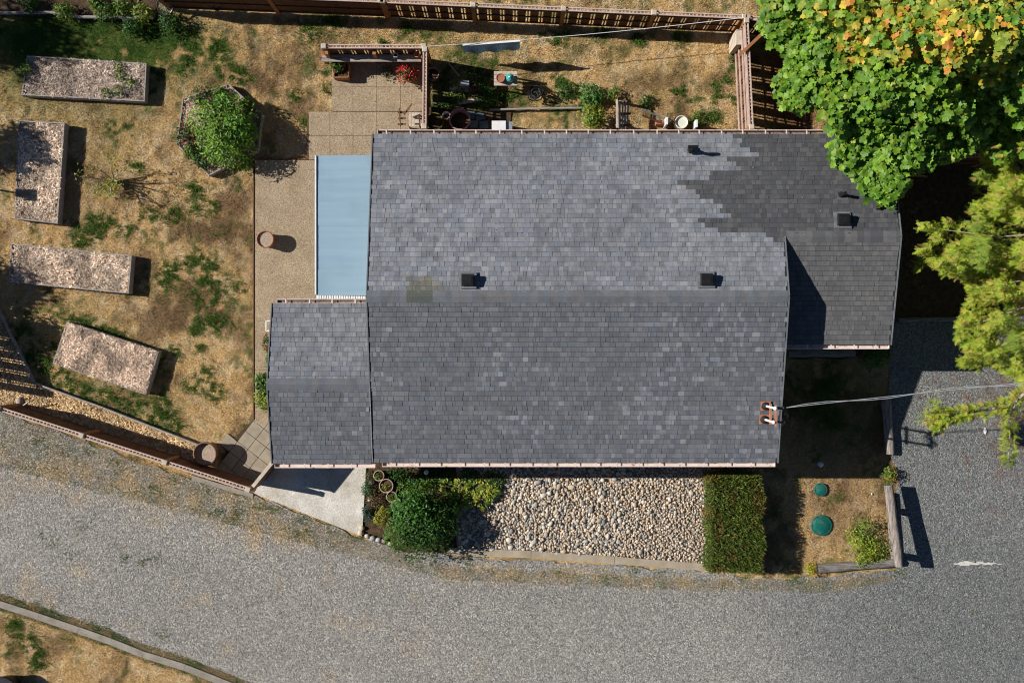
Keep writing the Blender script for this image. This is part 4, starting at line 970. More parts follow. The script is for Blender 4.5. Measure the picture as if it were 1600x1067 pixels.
# wooden folding chair by the fence
fc = empty('garden_chair', P(642, 188, 0), 'small wooden garden chair by the roof corner', 'chair'); c = P(647, 187, .42)
for k in range(4): m = MB(); m.box((c.x - .12 + k * .085, c.y, .42), (.075, .42, .02)); m.build('seat_slat', M_cap, fc)
for dx in (-.17, .17):
    for dy in (-.18, .18): m = MB(); m.beam((c.x + dx, c.y + dy, 0), (c.x + dx * .9, c.y + dy * .9, .41), .035, .035); m.build('leg', M_fence, fc)
for k in range(3): m = MB(); m.beam((c.x - .45, c.y + .12 - k * .17, .75), (c.x - .2, c.y + .12 - k * .17, .78), .05, .02); m.build('back_slat', M_fence, fc)
m = MB(); m.beam((c.x - .4, c.y + .25, .8), (c.x - .36, c.y - .3, .8), .035, .03); m.beam((c.x - .28, c.y + .1, .6), (c.x - .02, c.y + .38, .8), .045, .03); m.build('back_frame', M_fence, fc)
# table with pot and ball
tb_ = empty('garden_table', P(790, 123, 0), 'small pale table on the back lawn holding a brown pot and a teal ball', 'table'); c = P(790, 123, .55)
for k in range(4): m = MB(); m.box((c.x, c.y - .165 + k * .11, .55), (.70, .10, .025)); m.build('top_slat', M_cap, tb_)
for dx in (-.3, .3):
    for dy in (-.17, .17): m = MB(); m.box((c.x + dx, c.y + dy, .27), (.05, .05, .53)); m.build('leg', M_cap, tb_)
pot(782, 122, .135, .16, M_terra, 'brown clay pot on the pale garden table', zb=.565, fill=M_terra, depth=.015)
m = MB(); c2 = P(797, 122, .68); m.lathe(c2, [(0.001, -.12), (.08, -.09), (.13, 0), (.09, .09), (.001, .125)], 20); tag(m.build('glass_ball', M_teal), 'teal glass ball on the pale garden table', 'ball')
# hose
hs = MB(); c = P(836, 150, .1); pts = []
for k in range(5):
    ph = random.uniform(0, 6); r = random.uniform(.13, .23); o = Vector((random.uniform(-.07, .07), random.uniform(-.07, .07), .03 * k)); 
    hs.tube([c + o + Vector((r * math.cos(ph + t * .52), r * .8 * math.sin(ph + t * .52), .12 + .05 * math.sin(t * 1.3 + k) )) for t in range(13)], .018, 6, False)
hs.tube([c + Vector((.2, .02, .1)), P(860, 150, .08), P(872, 157, .05), P(878, 160, .04)], .02, 6)
tag(hs.build('garden_hose', M_blk2), 'tangled coil of black hose on the lawn right of the pale table', 'hose')
rl = MB(); rl.tube([P(765, 172, .1), P(830, 170, .12), P(910, 169, .1)], .035, 8); tag(rl.build('edging_pole', M_oldwood), 'thin round pole edging the soil strip below the coiled hose', 'pole')
# metal box under eave, slate tiles
ab = empty('metal_cabinet', P(783, 195, 0), 'pale grey metal cabinet against the wall under the back eave', 'cabinet'); c = P(784, 200, .6)
m = MB(); m.box((c.x - .09, c.y - .1, .3), (.42, .62, .6)); m.build('body', M_white, ab); m = MB(); m.box((c.x + .22, c.y - .1, .27), (.19, .60, .54)); m.build('side_lid', M_galv, ab)
for k, (x, y) in enumerate(((735, 180), (750, 182), (740, 194), (756, 195))): m = MB(); m.box(P(x, y, .03), (.27, .22, .04), rz=random.uniform(-.2, .2)); tag(m.build('slate_tile', M_slate), ['dark slate tile nearest the wide pinkish pot', 'dark slate tile nearest the pole edging', 'dark slate tile under the gutter by the pot', 'dark slate tile beside the metal cabinet'][k], 'tile', 'slate tiles under the eave')
# clutter in the fence shade
m = MB(); m.box(P(727, 133, .15), (.30, .2, .3), taper=.8); tag(m.build('watering_can', M_galv), 'grey metal tub standing in the striped fence shade', 'tub')
shrub('dry_plant', 742, 142, .2, .4, [(.16, .06, .03), (.1, .05, .03), (.05, .04, .02)], 'rusty brown dried plant in the striped fence shade', 'plant', n=220, leaf=.08)
shrub('low_plant', 755, 145, .35, .4, DG, 'dark green low plant left of the coiled hose', 'plant', n=350, leaf=.07)
for k, (x, y, r, c_, bl, lab) in enumerate(((698, 128, .2, DG, None, 'dark weeds beside the pinkish pot'), (715, 150, .3, LG, None, 'green weeds in the striped light of the fence corner'), (700, 160, .25, DG, None, 'dark green weeds above the olive pot'), (752, 160, .25, LG, None, 'green weeds above the slate tiles'), (740, 118, .25, DG, None, 'dark weeds between pinkish pot and pale table'), (770, 150, .25, LG, None, 'weeds below the pale garden table'), (885, 142, .3, DG, None, 'loose weeds left of the broad leaved plant'), (1090, 186, .22, LG, None, 'leafy weed right of the pale bucket'), (1010, 158, .2, DG, None, 'dark weed at the top of the short ladder'))):
    shrub('weed_clump', x, y, r, .22, c_, lab, 'plant', n=170, leaf=.08, stem=False)
for k, (x, y, a_, lab) in enumerate(((722, 140, -.1, 'upper scrap plank lying in the striped fence shade'), (735, 158, .15, 'lower scrap plank lying in the striped fence shade'))):
    m = MB(); m.box(P(x, y, .04), (.8, .12, .03), rz=a_); tag(m.build('scrap_plank', M_cap), lab, 'plank')
m = MB(); m.box(P(708, 108, .12), (.05, .6, .04), rz=.7); tag(m.build('garden_tool', M_twig), 'pale stick shaped tool handle leaning beside the pinkish pot', 'tool')
# yellow-green bush by the eave and neighbour plant
shrub('yellow_bush', 927, 183, .48, .8, YG + LG, 'yellow green bush under the back eave beside the pallet', n=1500, leaf=.08)
shrub('leafy_plant', 925, 150, .35, .4, [(.08, .2, .03), (.1, .24, .05), (.05, .13, .03)], 'bright green broad leaved plant above the yellow green bush', 'plant', n=420, leaf=.12, stem=False)
shrub('leafy_plant', 960, 148, .22, .3, LG, 'small leafy plant at the top of the leaning pallet', 'plant', n=160, leaf=.09, stem=False)
# pallet
pa = empty('wooden_pallet', P(973, 180, 0), 'upright slatted wooden pallet by the back eave', 'pallet')
for k in range(5):
    a = P(964 + k * 5, 156, .8); b = P(964 + k * 4.2, 200, .8); m = MB(); m.beam((a.x, a.y, .8 - k * .08), (b.x, b.y, .8 - k * .08), .055, .02); m.build('slat', M_cap, pa)
for y in (160, 178, 196): a = P(962, y, .74); b = P(985, y, .44); m = MB(); m.beam(a, b, .06, .05); m.build('bearer', M_fence, pa)
for y in (160, 196): a = P(964, y, 0); m = MB(); m.box((a.x, a.y, .36), (.07, .07, .72)); m.build('post', M_fence, pa)
# ladder and timbers near the bucket
ld = empty('wooden_ladder', P(1015, 185, 0), 'short dark ladder leaning low beside the pale bucket', 'ladder')
for o in (0, 9): m = MB(); m.beam(P(1003, 171 + o, .5), P(1048, 190 + o, .2), .04, .05); m.build('side_rail', M_galv if o == 0 else M_fence, ld)
for k in range(4): t = (k + .5) / 4; m = MB(); a = P(1003 + 45 * t, 171 + 19 * t, .5 - .3 * t); b = P(1003 + 45 * t, 180 + 19 * t, .5 - .3 * t); m.beam(a, b, .03, .03); m.build('rung', M_fence, ld)
for x, y, lab in ((1040, 192, 'short white timber post left of the pale bucket'), (1086, 196, 'short white timber peg right of the pale bucket')): m = MB(); m.box(P(x, y, .3), (.06, .22, .5)); tag(m.build('timber_post', M_white), lab, 'post', 'white timber pegs by the bucket')
m = MB(); m.box(P(1030, 193, .15), (.22, .12, .28)); tag(m.build('brick_block', M_terra), 'reddish block between the ladder and the white post', 'block')
# clothesline and cloth
cl = MB(); A = P(667, 73, 1.5); B = P(1163, 28, 1.45); pts = [A.lerp(B, t / 20) + Vector((0, 0, -.22 * math.sin(math.pi * t / 20))) for t in range(21)]; cl.tube(pts, .010, 5)
tag(cl.build('clothesline', M_white), 'pale clothesline stretched above the back lawn between two fences', 'clothesline')
a = P(723, 71.5, 1.32); b = P(813, 64.5, 1.38); V = []; F = []; nx_, nz_ = 24, 6
for i in range(nx_ + 1):
    t = i / nx_; p = a.lerp(b, t)
    for j_ in range(nz_ + 1): s_ = j_ / nz_; V.append((p.x + .01 * math.sin(i), p.y + .03 * math.sin(i * .8) * s_, p.z + .01 * math.sin(i * 1.7) - s_ * (.72 + .08 * math.sin(t * 3))))
for i in range(nx_):
    for j_ in range(nz_): k = i * (nz_ + 1) + j_; F.append((k, k + 1, k + nz_ + 2, k + nz_ + 1))
ct = MB(); ct.add(V, F, True); cth = ct.build('hanging_cloth', M_cloth); tag(cth, 'white and blue sheet pegged on the clothesline', 'cloth')
hm = MB(); hm.beam(a + Vector((0, .0, .01)), b + Vector((0, 0, .01)), .045, .03); hm.build('top_hem', M_white, cth)

# ------------------------------------------------------------------ entry garden, pebbles, hedge
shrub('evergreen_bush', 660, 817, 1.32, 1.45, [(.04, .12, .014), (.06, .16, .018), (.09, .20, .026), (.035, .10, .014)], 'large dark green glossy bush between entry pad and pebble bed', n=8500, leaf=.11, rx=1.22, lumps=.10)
shrub('yellow_shrub', 598, 806, .36, .5, [(.30, .30, .03), (.40, .34, .04), (.18, .22, .03)], 'low yellow heather like shrub left of the dark green bush', n=1500, leaf=.05, rx=.3)
shrub('blue_shrub', 573, 800, .34, .35, [(.07, .12, .09), (.10, .15, .12), (.05, .09, .06)], 'blue grey low shrub spilling over the pad edge', n=900, leaf=.05, rx=.18)
shrub('green_shrub', 574, 764, .26, .35, [(.05, .12, .04), (.08, .15, .06)], 'small green shrub on the pad edge beside the cream pots', n=600, leaf=.05, rx=.2)
shrub('low_plant', 578, 745, .2, .25, [(.08, .1, .03), (.13, .10, .05)], 'low green groundcover below the gutter corner', 'plant', n=250, leaf=.05, stem=False)
shrub('low_plant', 628, 760, .2, .3, LG, 'bright green low plant right of the three cream pots', 'plant', n=220, leaf=.08, stem=False)
shrub('low_plant', 640, 768, .22, .22, [(.2, .2, .05), (.16, .10, .04)], 'yellowing low plant under the dark green bush tip', 'plant', n=220, leaf=.06, stem=False)
for k, (x, y) in enumerate(((700, 763), (718, 760), (740, 762), (762, 764), (735, 778), (752, 781), (768, 770), (722, 776), (712, 790))):
    c = P(x, y, .3); rt = empty('hosta_plant', (c.x, c.y, 0), ['broad leaved hosta nearest the garden lamp', 'second broad leaved hosta along the gutter side of the row', 'third broad leaved hosta along the gutter side of the row', 'yellow green hosta closest to the pebbles and the gutter', 'hosta in the middle of the lower row, between bush and pebbles', 'lower row hosta just left of the one touching the pebbles', 'lowest hosta touching the pebbles at the right', 'lower row hosta second from the big dark bush', 'hosta pressed against the big dark green bush'][k], 'plant', 'hostas beside the pebble bed')
    n = 16
    for i in range(n):
        a_ = i * 2.4; L_ = random.uniform(.16, .3); 
        m = MB(); col_ = None
        o = Vector((c.x, c.y, .22)); u = Vector((math.cos(a_), math.sin(a_), 0)); v = Vector((-u.y, u.x, 0)); z_ = Vector((0, 0, 1))
        r0 = random.uniform(.03, .16)
        q_ = [o + u * r0 - z_ * .02, o + u * (r0 + L_ * .4) + v * L_ * .27 + z_ * .06, o + u * (r0 + L_ * .4) + z_ * .01, o + u * (r0 + L_ * .4) - v * L_ * .27 + z_ * .06, o + u * (r0 + L_) - z_ * .1]
        m.add(q_, [(0, 2, 1), (0, 3, 2), (1, 2, 4), (2, 3, 4)], True)
        lf_ = m.build('leaf', M_leaf, rt); at = lf_.data.attributes.new('Col', 'FLOAT_COLOR', 'POINT'); cc = random.choice(YG + LG + [(.3, .33, .04)])
        for z in range(5): at.data[z].color = (*cc, 1)
m = MB(); m.lathe(P(666, 738, .3), [(0, .08), (.06, .05), (.07, 0), (.05, -.25)], 12); tag(m.build('garden_lamp', M_white), 'small white capped garden lamp in the shade below the front gutter', 'lamp')
for k, (x, y, c_, lab) in enumerate(((690, 745, DG, 'dark groundcover in shade of the front gutter above the hostas'), (735, 745, DG, 'dark groundcover between gutter and hostas'), (665, 755, LG, 'small bright plant above the dark green bush'), (648, 748, DG, 'dark small plant beside the garden lamp'), (588, 778, [(.12, .12, .04), (.18, .10, .05)], 'reddish green low plant left of the cream pots'), (620, 745, DG, 'small dark plant right of the gutter corner pot'), (694, 795, DG, 'dark leafy plant at the right flank of the big bush'), (775, 750, DG, 'dark groundcover at the shaded pebble bed end'))):
    shrub('low_plant', x, y, .3, .28, c_, lab, 'plant', n=320, leaf=.08, stem=False, rx=.36)
# stones
def ico(seed):
    import bmesh
    bm = bmesh.new(); bmesh.ops.create_icosphere(bm, subdivisions=1, radius=1); r = random.Random(seed)
    for v in bm.verts: v.co *= 1 + r.uniform(-.16, .16)
    V = np.array([v.co[:] for v in bm.verts]); F = np.array([[v.index for v in f.verts] for f in bm.faces]); bm.free(); return V, F
ICO = [ico(i) for i in range(5)]
SC = np.array([(.42, .36, .29), (.50, .43, .34), (.34, .30, .25), (.26, .25, .24), (.56, .51, .44), (.46, .35, .25), (.38, .38, .37), (.60, .55, .49), (.20, .21, .21), (.48, .39, .31)])
pb = flat('pebble_bed', ragged([tuple(G(*p)[:2]) for p in [(712, 700), (1112, 700), (1108, 884), (960, 868), (830, 860), (715, 858)]], .04, .3), .016, M_strawbase)
pts = []
bp_ = [tuple(G(*p)[:2]) for p in [(722, 706), (1110, 706), (1107, 882), (960, 870), (830, 861), (715, 856)]]
gx = np.arange(-1.8, 6.4, .066); gy = np.arange(-7.2, -3.2, .066); X, Y = np.meshgrid(gx, gy); X = X + rng.normal(0, .02, X.shape); Y = Y + rng.normal(0, .02, Y.shape)
ok = inpoly(X, Y, bp_); X = X[ok]; Y = Y[ok]; n = len(X)
west = 1 - sstep(2.0, 5.5, X); s0 = .030 + .020 * rng.random(n) ** 1.5 + .014 * west * rng.random(n); big = rng.random(n) < (.02 + .04 * west); s0[big] *= rng.uniform(1.3, 1.9, big.sum())
scal = np.column_stack([s0 * rng.uniform(.9, 1.4, n), s0 * rng.uniform(.75, 1.05, n), s0 * rng.uniform(.55, .85, n)])
nr = rng.normal(0, .2, (n, 3)); nr[:, 2] += 1; MM = basis(nr, None, scal); T = np.column_stack([X, Y, .02 + s0 * .45 + .02 * rng.random(n)])
cl_ = SC[rng.integers(0, len(SC), n)] * np.array([1.06, 1.0, .93]) * (1 + rng.normal(0, .12, (n, 1))); cl_[big] = cl_[big] * .7 + .13
order = np.argsort(-s0); smesh = {}
for i in order[:300]:
    key = (int(rng.integers(0, 5)), int(rng.integers(0, len(SC))))
    if key not in smesh: V_, F_ = ICO[key[0]]; smesh[key] = mesh_np('stone', V_, F_, np.tile(SC[key[1]], (len(V_), 1)), M_stone, True)
    o = link('stone', smesh[key], pb); o.matrix_local = Matrix.Translation(Vector(T[i]) - wloc(pb)) @ Matrix([list(r) for r in MM[i]]).to_4x4()
rest = order[300:]; part = np.array_split(rest, 1)[0]
V_, F_ = ICO[0]; scatter('pebbles', V_, F_, MM[part], T[part], cl_[part], M_stone, pb, smooth=True)['kind'] = 'stuff'
for (x, y, r) in ((600, 838, .1), (1, 1, 0)):
    pass
rb = [(566, 824, .10, (.50, .40, .27)), (564, 831, .11, (.52, .44, .30)), (574, 837, .10, (.48, .42, .34)), (583, 840, .12, (.30, .31, .31)), (592, 842, .11, (.40, .40, .42)), (601, 844, .11, (.26, .2, .17)), (610, 848, .09, (.45, .38, .28)), (578, 781, .08, (.45, .36, .30)), (581, 753, .10, (.50, .48, .46))]
for k, (x, y, r, c) in enumerate(rb):
    V_, F_ = ICO[k % 5]; me = mesh_np('border_rock', V_ * np.array([r, r * .8, r * .7]), F_, np.tile(np.array(c), (len(V_), 1)), M_stone, True)
    tag(link('border_rock', me, None, G(x, y, .06)), ['small tan rock at the pad corner, uppermost of the rock row', 'tan rock at the pad corner', 'pale rock beside the tan corner rocks', 'grey rock in the middle of the rock row', 'bluish grey elongated rock in the rock row', 'dark brown rock in the rock row', 'last tan rock before the dark green bush', 'small pinkish rock between the two pad edge shrubs', 'white rock beside the cream pots'][k], 'rock', 'rocks edging the entry garden')
# hedge
hx0, hx1 = P(1107, 0, 1.0).x, P(1197, 0, 1.0).x; hy0, hy1 = P(0, 897, 1.0).y, P(0, 742, 1.0).y
hg = empty('clipped_hedge', ((hx0 + hx1) / 2, (hy0 + hy1) / 2, 0), 'rectangular clipped conifer hedge block with brown flecks beside the pebble bed', 'hedge')
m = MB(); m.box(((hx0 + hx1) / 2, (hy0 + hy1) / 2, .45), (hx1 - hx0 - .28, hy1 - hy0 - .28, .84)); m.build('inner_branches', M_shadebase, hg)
n = 15000; u = rng.random((n, 3)); f = rng.random(n)
X = hx0 + .06 + u[:, 0] * (hx1 - hx0 - .12); Y = hy0 + .06 + u[:, 1] * (hy1 - hy0 - .12); Z = np.full(n, .93) - rng.random(n) ** 2 * .14 + .07 * (fbm(X, Y, 3, 3, 14) - .5)
nr = np.zeros((n, 3)); nr[:, 2] = .3; side = f > .62
fs = rng.integers(0, 4, n); Zs = .08 + u[:, 2] * .85
for k, (ax, val, sg) in enumerate(((0, hx0 + .05, -1), (0, hx1 - .05, 1), (1, hy0 + .05, -1), (1, hy1 - .05, 1))):
    s_ = side & (fs == k); arr = X if ax == 0 else Y; arr[s_] = val - sg * rng.random(s_.sum()) ** 2 * .1; Z[s_] = Zs[s_]; nr[s_] = 0; nr[s_, ax] = sg
X = X + .05 * np.sin(Y * 5); tg = nr + np.array([0, 0, .7]) + rng.normal(0, .5, (n, 3)); nn = rng.normal(0, 1, (n, 3)) + np.array([-.2, 0, .6])
wv = fbm(X, Y, 2.4, 3, 18)[:, None]; hc = jitcol([(.08, .135, .016), (.12, .18, .022), (.055, .10, .012), (.18, .22, .03), (.09, .15, .02)], n, .25); bc = jitcol([(.20, .12, .03), (.12, .09, .02), (.26, .15, .04)], n, .2)
hc = np.where((rng.random((n, 1)) < .1 + .5 * sstep(.5, .7, wv)), bc, hc)
scatter('foliage', [(0, -.08, 0), (0, .08, 0), (1, 0, .05), (.5, .14, .03)], [(0, 2, 3), (0, 3, 1)], basis(nn, tg, rng.uniform(.06, .13, n)), np.column_stack([X, Y, Z]), hc, M_leaf, hg)
# hidden green ground cover under front eave
shrub('groundcover', 1150, 737, .3, .3, DG, 'green groundcover in shade between front gutter and hedge', 'plant', n=400, leaf=.07, stem=False, rx=.7)
# septic lids
for (x, y, r, lab) in ((1283, 765, .20, 'smaller green round septic lid nearer the house shadow'), (1284, 821, .315, 'larger green round septic lid in the dry grass')):
    c = P(x, y, .06); rt = empty('septic_lid', (c.x, c.y, 0), lab, 'lid', 'green septic lids'); m = MB(); m.lathe((c.x, c.y, 0), [(r, 0), (r, .045), (r - .008, .052), (r - .02, .052), (r - .024, .047), (r - .03, .052), (0.001, .058)], 36); m.build('cover', M_green, rt)
    for k in range(6): a_ = k * 1.047; b = MB(); b.lathe((c.x + (r - .01) * math.cos(a_), c.y + (r - .01) * math.sin(a_), .065), [(.012, 0), (.012, .012), (.001, .014)], 8); b.build('bolt', M_blk2, rt)
m = MB(); m.lathe(G(1281, 725), [(.075, 0), (.075, .12), (.06, .15), (.001, .16)], 14); tag(m.build('cleanout_cap', M_white), 'small pale round pipe cap in the house shade', 'pipe cap')
shrub('lime_shrub', 1354, 850, .85, .55, [(.24, .34, .03), (.30, .38, .04), (.16, .26, .02), (.34, .40, .06)], 'lime green low shrub in the corner of the weathered logs', n=1500, leaf=.08, lumps=.3)
shrub('yellow_flowers', 1266, 890, .2, .35, YG, 'yellow flowering clump at the left end of the fallen log', 'plant', n=260, leaf=.06, blossoms=([(.7, .45, .03), (.65, .5, .05)], 40, .05), stem=False, rx=.17)
shrub('yellow_flowers', 1391, 741, .24, .45, LG, 'orange yellow flowering clump above the upright end of the raised log', 'plant', n=260, leaf=.07, blossoms=([(.65, .35, .04), (.6, .45, .06)], 16, .06), stem=False, rx=.16)
def log(pts, r, label, mtl):
    m = MB(); P_ = []
    for i in range(len(pts) - 1):
        for t in range(5): P_.append(Vector(pts[i]).lerp(Vector(pts[i + 1]), t / 5))
    P_.append(Vector(pts[-1])); rr = [r * (1 + .06 * math.sin(i * 2.1) + random.uniform(-.05, .05)) for i in range(len(P_))]
    m.tube(P_, rr, 12); return tag(m.build('weathered_log', mtl), label, 'log', 'weathered driftwood logs along the driveway')
log([P(1384, 620, .13), P(1391, 709, .13)], .135, 'thick grey log lying by the driveway at the edge of the house shade', M_greylog)
log([P(1388, 758, .55), P(1405, 885, .80)], .125, 'raised grey log rail casting a long shadow on the driveway', M_greylog)
log([P(1278, 888, .14), P(1402, 878, .16)], .135, 'grey log lying crosswise at the road edge', M_greylogx)
for k, (x, y, h) in enumerate(((1397, 800, .42), (1406, 872, .52))): m = MB(); c = P(x + 2, y, h); m.box((c.x, c.y, h / 2), (.10, .2, h)); tag(m.build('log_support', M_oldwood), ['timber block under the middle of the raised log rail', 'timber block under the lower end of the raised log rail'][k], 'block')
log([P(1389, 770, .14), P(1397, 880, .14)], .10, 'slim grey log lying below the raised log rail', M_greylog)
log([P(1231, 551, .15), P(1335, 551, .15)], .14, 'dark weathered timber lying in shade below the east wing gutter', M_greylogx)
log([P(1404, 500, .12), P(1505, 498, .12)], .07, 'slim timber edging in the deep shade east of the house', M_greylogx)
shrub('green_shrub', 1371, 557, .42, .5, [(.06, .16, .02), (.09, .2, .03)], 'dark green shrub at the east wing gutter end', n=700, leaf=.08)
# plants against the west wing wall
shrub('fern_plant', 412, 597, .26, .4, DG + LG, 'dark pointed green plant against the west wing wall', 'plant', n=420, leaf=.12, stem=False)
shrub('fern_plant', 414, 624, .3, .4, LG + YG, 'light green fern like plant at the west wing wall', 'plant', n=480, leaf=.12, stem=False)
shrub('red_flowers', 418, 536, .3, .4, DG, 'red flowering plant peeping out from under the west wing roof', 'plant', n=260, leaf=.08, stem=False, rx=.14, blossoms=([(.6, .03, .06)], 26, .06))
shrub('low_plant', 421, 560, .35, .35, LG, 'slim green plant row under the west wing eave', 'plant', n=300, leaf=.08, stem=False, rx=.1)
m = MB(); p = P(421, 509, .5)
for dx, dy, sx, sy in ((-.1, 0, .03, .3), (.1, 0, .03, .3), (0, .15, .2, .03), (0, -.15, .2, .03)): m.box((p.x + dx, p.y + dy, .5), (sx, sy, .05))
for dy in (-.13, .13): m.box((p.x - .1, p.y + dy, .25), (.03, .03, .5))
tag(m.build('plant_stand', M_white), 'white open plant stand beside the west wing wall', 'stand')
# wheels, plants top left
def wheel(px, py, r, label):
    c = P(px, py, .4); rt = empty('bicycle_wheel', (c.x, c.y, 0), label, 'wheel', 'wheels leaning at the back fence'); m = MB()
    ring = [Vector((c.x + r * math.cos(t * math.pi / 12), c.y + r * math.sin(t * math.pi / 12), .35 + .10 * math.sin(t * math.pi / 12))) for t in range(25)]; m.tube(ring, .028, 7, False); m.build('tyre', M_blk2, rt)
    m = MB(); m.tube([v.lerp(Vector((c.x, c.y, .35)), .08) for v in ring], .012, 6, False); m.build('rim', M_galv, rt); m = MB()
    for k in range(0, 24, 2): m.tube([ring[k], (c.x, c.y, .35)], .004, 4, False)
    m.build('spokes', M_galv, rt); m = MB(); m.lathe((c.x, c.y, .33), [(.03, 0), (.03, .05), (.001, .05)], 10); m.build('hub', M_galv, rt)
wheel(257, 9, .24, 'larger dark ringed wheel at the top edge left of the back fence'); wheel(337, 7, .13, 'smaller wheel at the top edge of the lawn')
m = MB(); m.tube([P(-20, 21, .15), P(85, 20, .15), P(120, 27, .15), P(240, 28, .15)], .05, 8); tag(m.build('edging_pole', M_oldwood), 'old timber edging along the planting strip at the upper left', 'timber')
for k, (x, y, r, c, lab) in enumerate(((95, 8, .3, LG, 'pale green plant at the top edge above the watermark corner of the garden'), (100, 18, .3, LG, 'pale green leafy plant at the left of the upper planting strip'), (165, 20, .35, DG + LG, 'dense green plant in the middle of the upper planting strip'), (190, 10, .3, LG, 'tall light green plant at the top edge of the planting strip'), (150, 5, .2, LG, 'small pale plant at the very top edge of the planting strip'), (222, 20, .3, YG + LG, 'yellow green plant beside the larger wheel'), (205, 42, .3, DG, 'dark low weeds below the upper planting strip'), (265, 35, .35, DG, 'dark green weeds below the larger wheel'), (45, 5, .3, DG, 'dark plant at the top left corner'))):
    if k == 0: continue
    shrub('border_plant', x, y, r, .5, c, lab, 'plant', n=420, leaf=.09, stem=False)
flat('garden_soil', ragged([tuple(G(*p)[:2]) for p in [(-60, -40), (245, -40), (245, 30), (-60, 24)]], .05, .3), .014, M_soil)
# black tub at the lower left corner
pot(0, 1086, .55, .5, M_blk2, 'black round tub cut off by the lower left corner on the dry grass', fill=M_blk2, name='tub', cat='tub')
# rock and stick in straw strip
V_, F_ = ICO[2]; me = mesh_np('garden_rock', V_ * np.array([.13, .17, .12]), F_, np.tile(np.array((.34, .27, .22)), (len(V_), 1)), M_stone, True); tag(link('garden_rock', me, None, G(33, 628, .08)), 'rounded brown rock in the straw strip behind the road fence', 'rock')
m = MB(); m.tube([P(28, 640, .2), P(46, 626, .5)], .02, 6); tag(m.build('wooden_stake', M_cap), 'thin wooden stake leaning beside the rounded brown rock', 'stake')
# paper scrap on driveway, small white bits
for k, (x, y, sz, lab) in enumerate(((1538, 673, .09, 'crumpled white scrap lying on the driveway under the low bough'), (1361, 771, .03, 'tiny white scrap in the dry grass left of the raised log'))):
    V_, F_ = ICO[k]; me = mesh_np('paper_scrap', V_ * np.array([sz * .6, sz * 1.2, .02]), F_, np.tile(np.array((.7, .7, .7)), (len(V_), 1)), M_stone); tag(link('paper_scrap', me, None, G(x, y, .04)), lab, 'litter')

kp_ = [(-30, 931), (0, 942), (62, 962), (124, 983), (175, 1001), (225, 1021), (290, 1041), (356, 1067), (400, 1085)]
kp0 = [(x, y - 15) for x, y in kp_] + [(x, y + 12) for x, y in kp_[::-1]]; kin = [(x, y - 4) for x, y in kp_] + [(x, y + 2.5) for x, y in kp_[::-1]]
# ------------------------------------------------------------------ grass blades, weeds, fallen leaves
def to(px, py): return tuple(G(px, py)[:2])
EXC = [[to(*p) for p in PATIO], ROAD, [to(*p) for p in [(400, 768), (340, 745), (358, 690), (398, 655), (440, 655), (575, 690), (566, 840)]], [to(*p) for p in stp],
       [(WX + .3, WYS + .4), (WX + .3, WYN - .3), (XW + .2, YN - .4), (EX - .2, YN - .4), (EX - .2, EYS + .3), (XE - .2, EYS + .3), (XE - .2, YS + .4)],
       [to(*p) for p in [(565, 700), (1112, 700), (1110, 893), (700, 870), (600, 850), (560, 838)]], [to(*p) for p in [(668, 175), (800, 175), (800, 260), (668, 260)]]]
for b in bpy.data.objects:
    pass
for bb in ([(42, 87), (229, 99), (226, 159), (33, 149)], [(29, 188), (101, 192), (90, 350), (22, 342)], [(17, 380), (206, 399), (201, 459), (14, 441)], [(104, 502), (248, 549), (228, 617), (82, 568)], [(285, 154), (357, 131), (410, 178), (403, 236), (326, 275), (275, 226)]):
    EXC.append([tuple(P(x, y, .3)[:2]) for x, y in bb])
def grass(name, poly, n, hgt, wdt, colf, z=-.01, exc=EXC, label=None):
    q = sample(poly, n); ok = np.ones(len(q), bool)
    for e in exc: ok &= ~inpoly(q[:, 0], q[:, 1], e)
    q = q[ok]; n = len(q); az = rng.uniform(0, 6.28, n); ln = rng.uniform(hgt[0], hgt[1], n) * (.6 + .9 * fbm(q[:, 0], q[:, 1], 3, 2, 4)); ti = rng.uniform(.5, 1.4, n)
    up = np.stack([np.sin(ti) * np.cos(az), np.sin(ti) * np.sin(az), np.cos(ti)], 1) * ln[:, None]; sd = np.stack([-np.sin(az), np.cos(az), 0 * az], 1) * rng.uniform(wdt[0], wdt[1], n)[:, None]
    M_ = np.stack([sd, np.zeros((n, 3)), up], 2); col = colf(q[:, 0], q[:, 1]) * (1 + rng.normal(0, .34, (n, 1)))
    o = scatter(name, BLADE, [(0, 1, 2)], M_, np.column_stack([q, (lawnz(q[:, 0], q[:, 1]) + .002 if name == 'lawn_grass' else np.full(n, z))]), np.clip(col, .005, .9), M_blade, None, (0, 0, 0)); tag(o, label, 'grass', kind='stuff'); return o
full = [(-16.2, -11.2), (13, -11.2), (13, 11), (-16.2, 11)]
grass('lawn_grass', full, 760000, (.03, .085), (.008, .017), lambda x, y: lawncol(x, y) * 1.1, label='short dry patchy grass covering the lawns around the house')
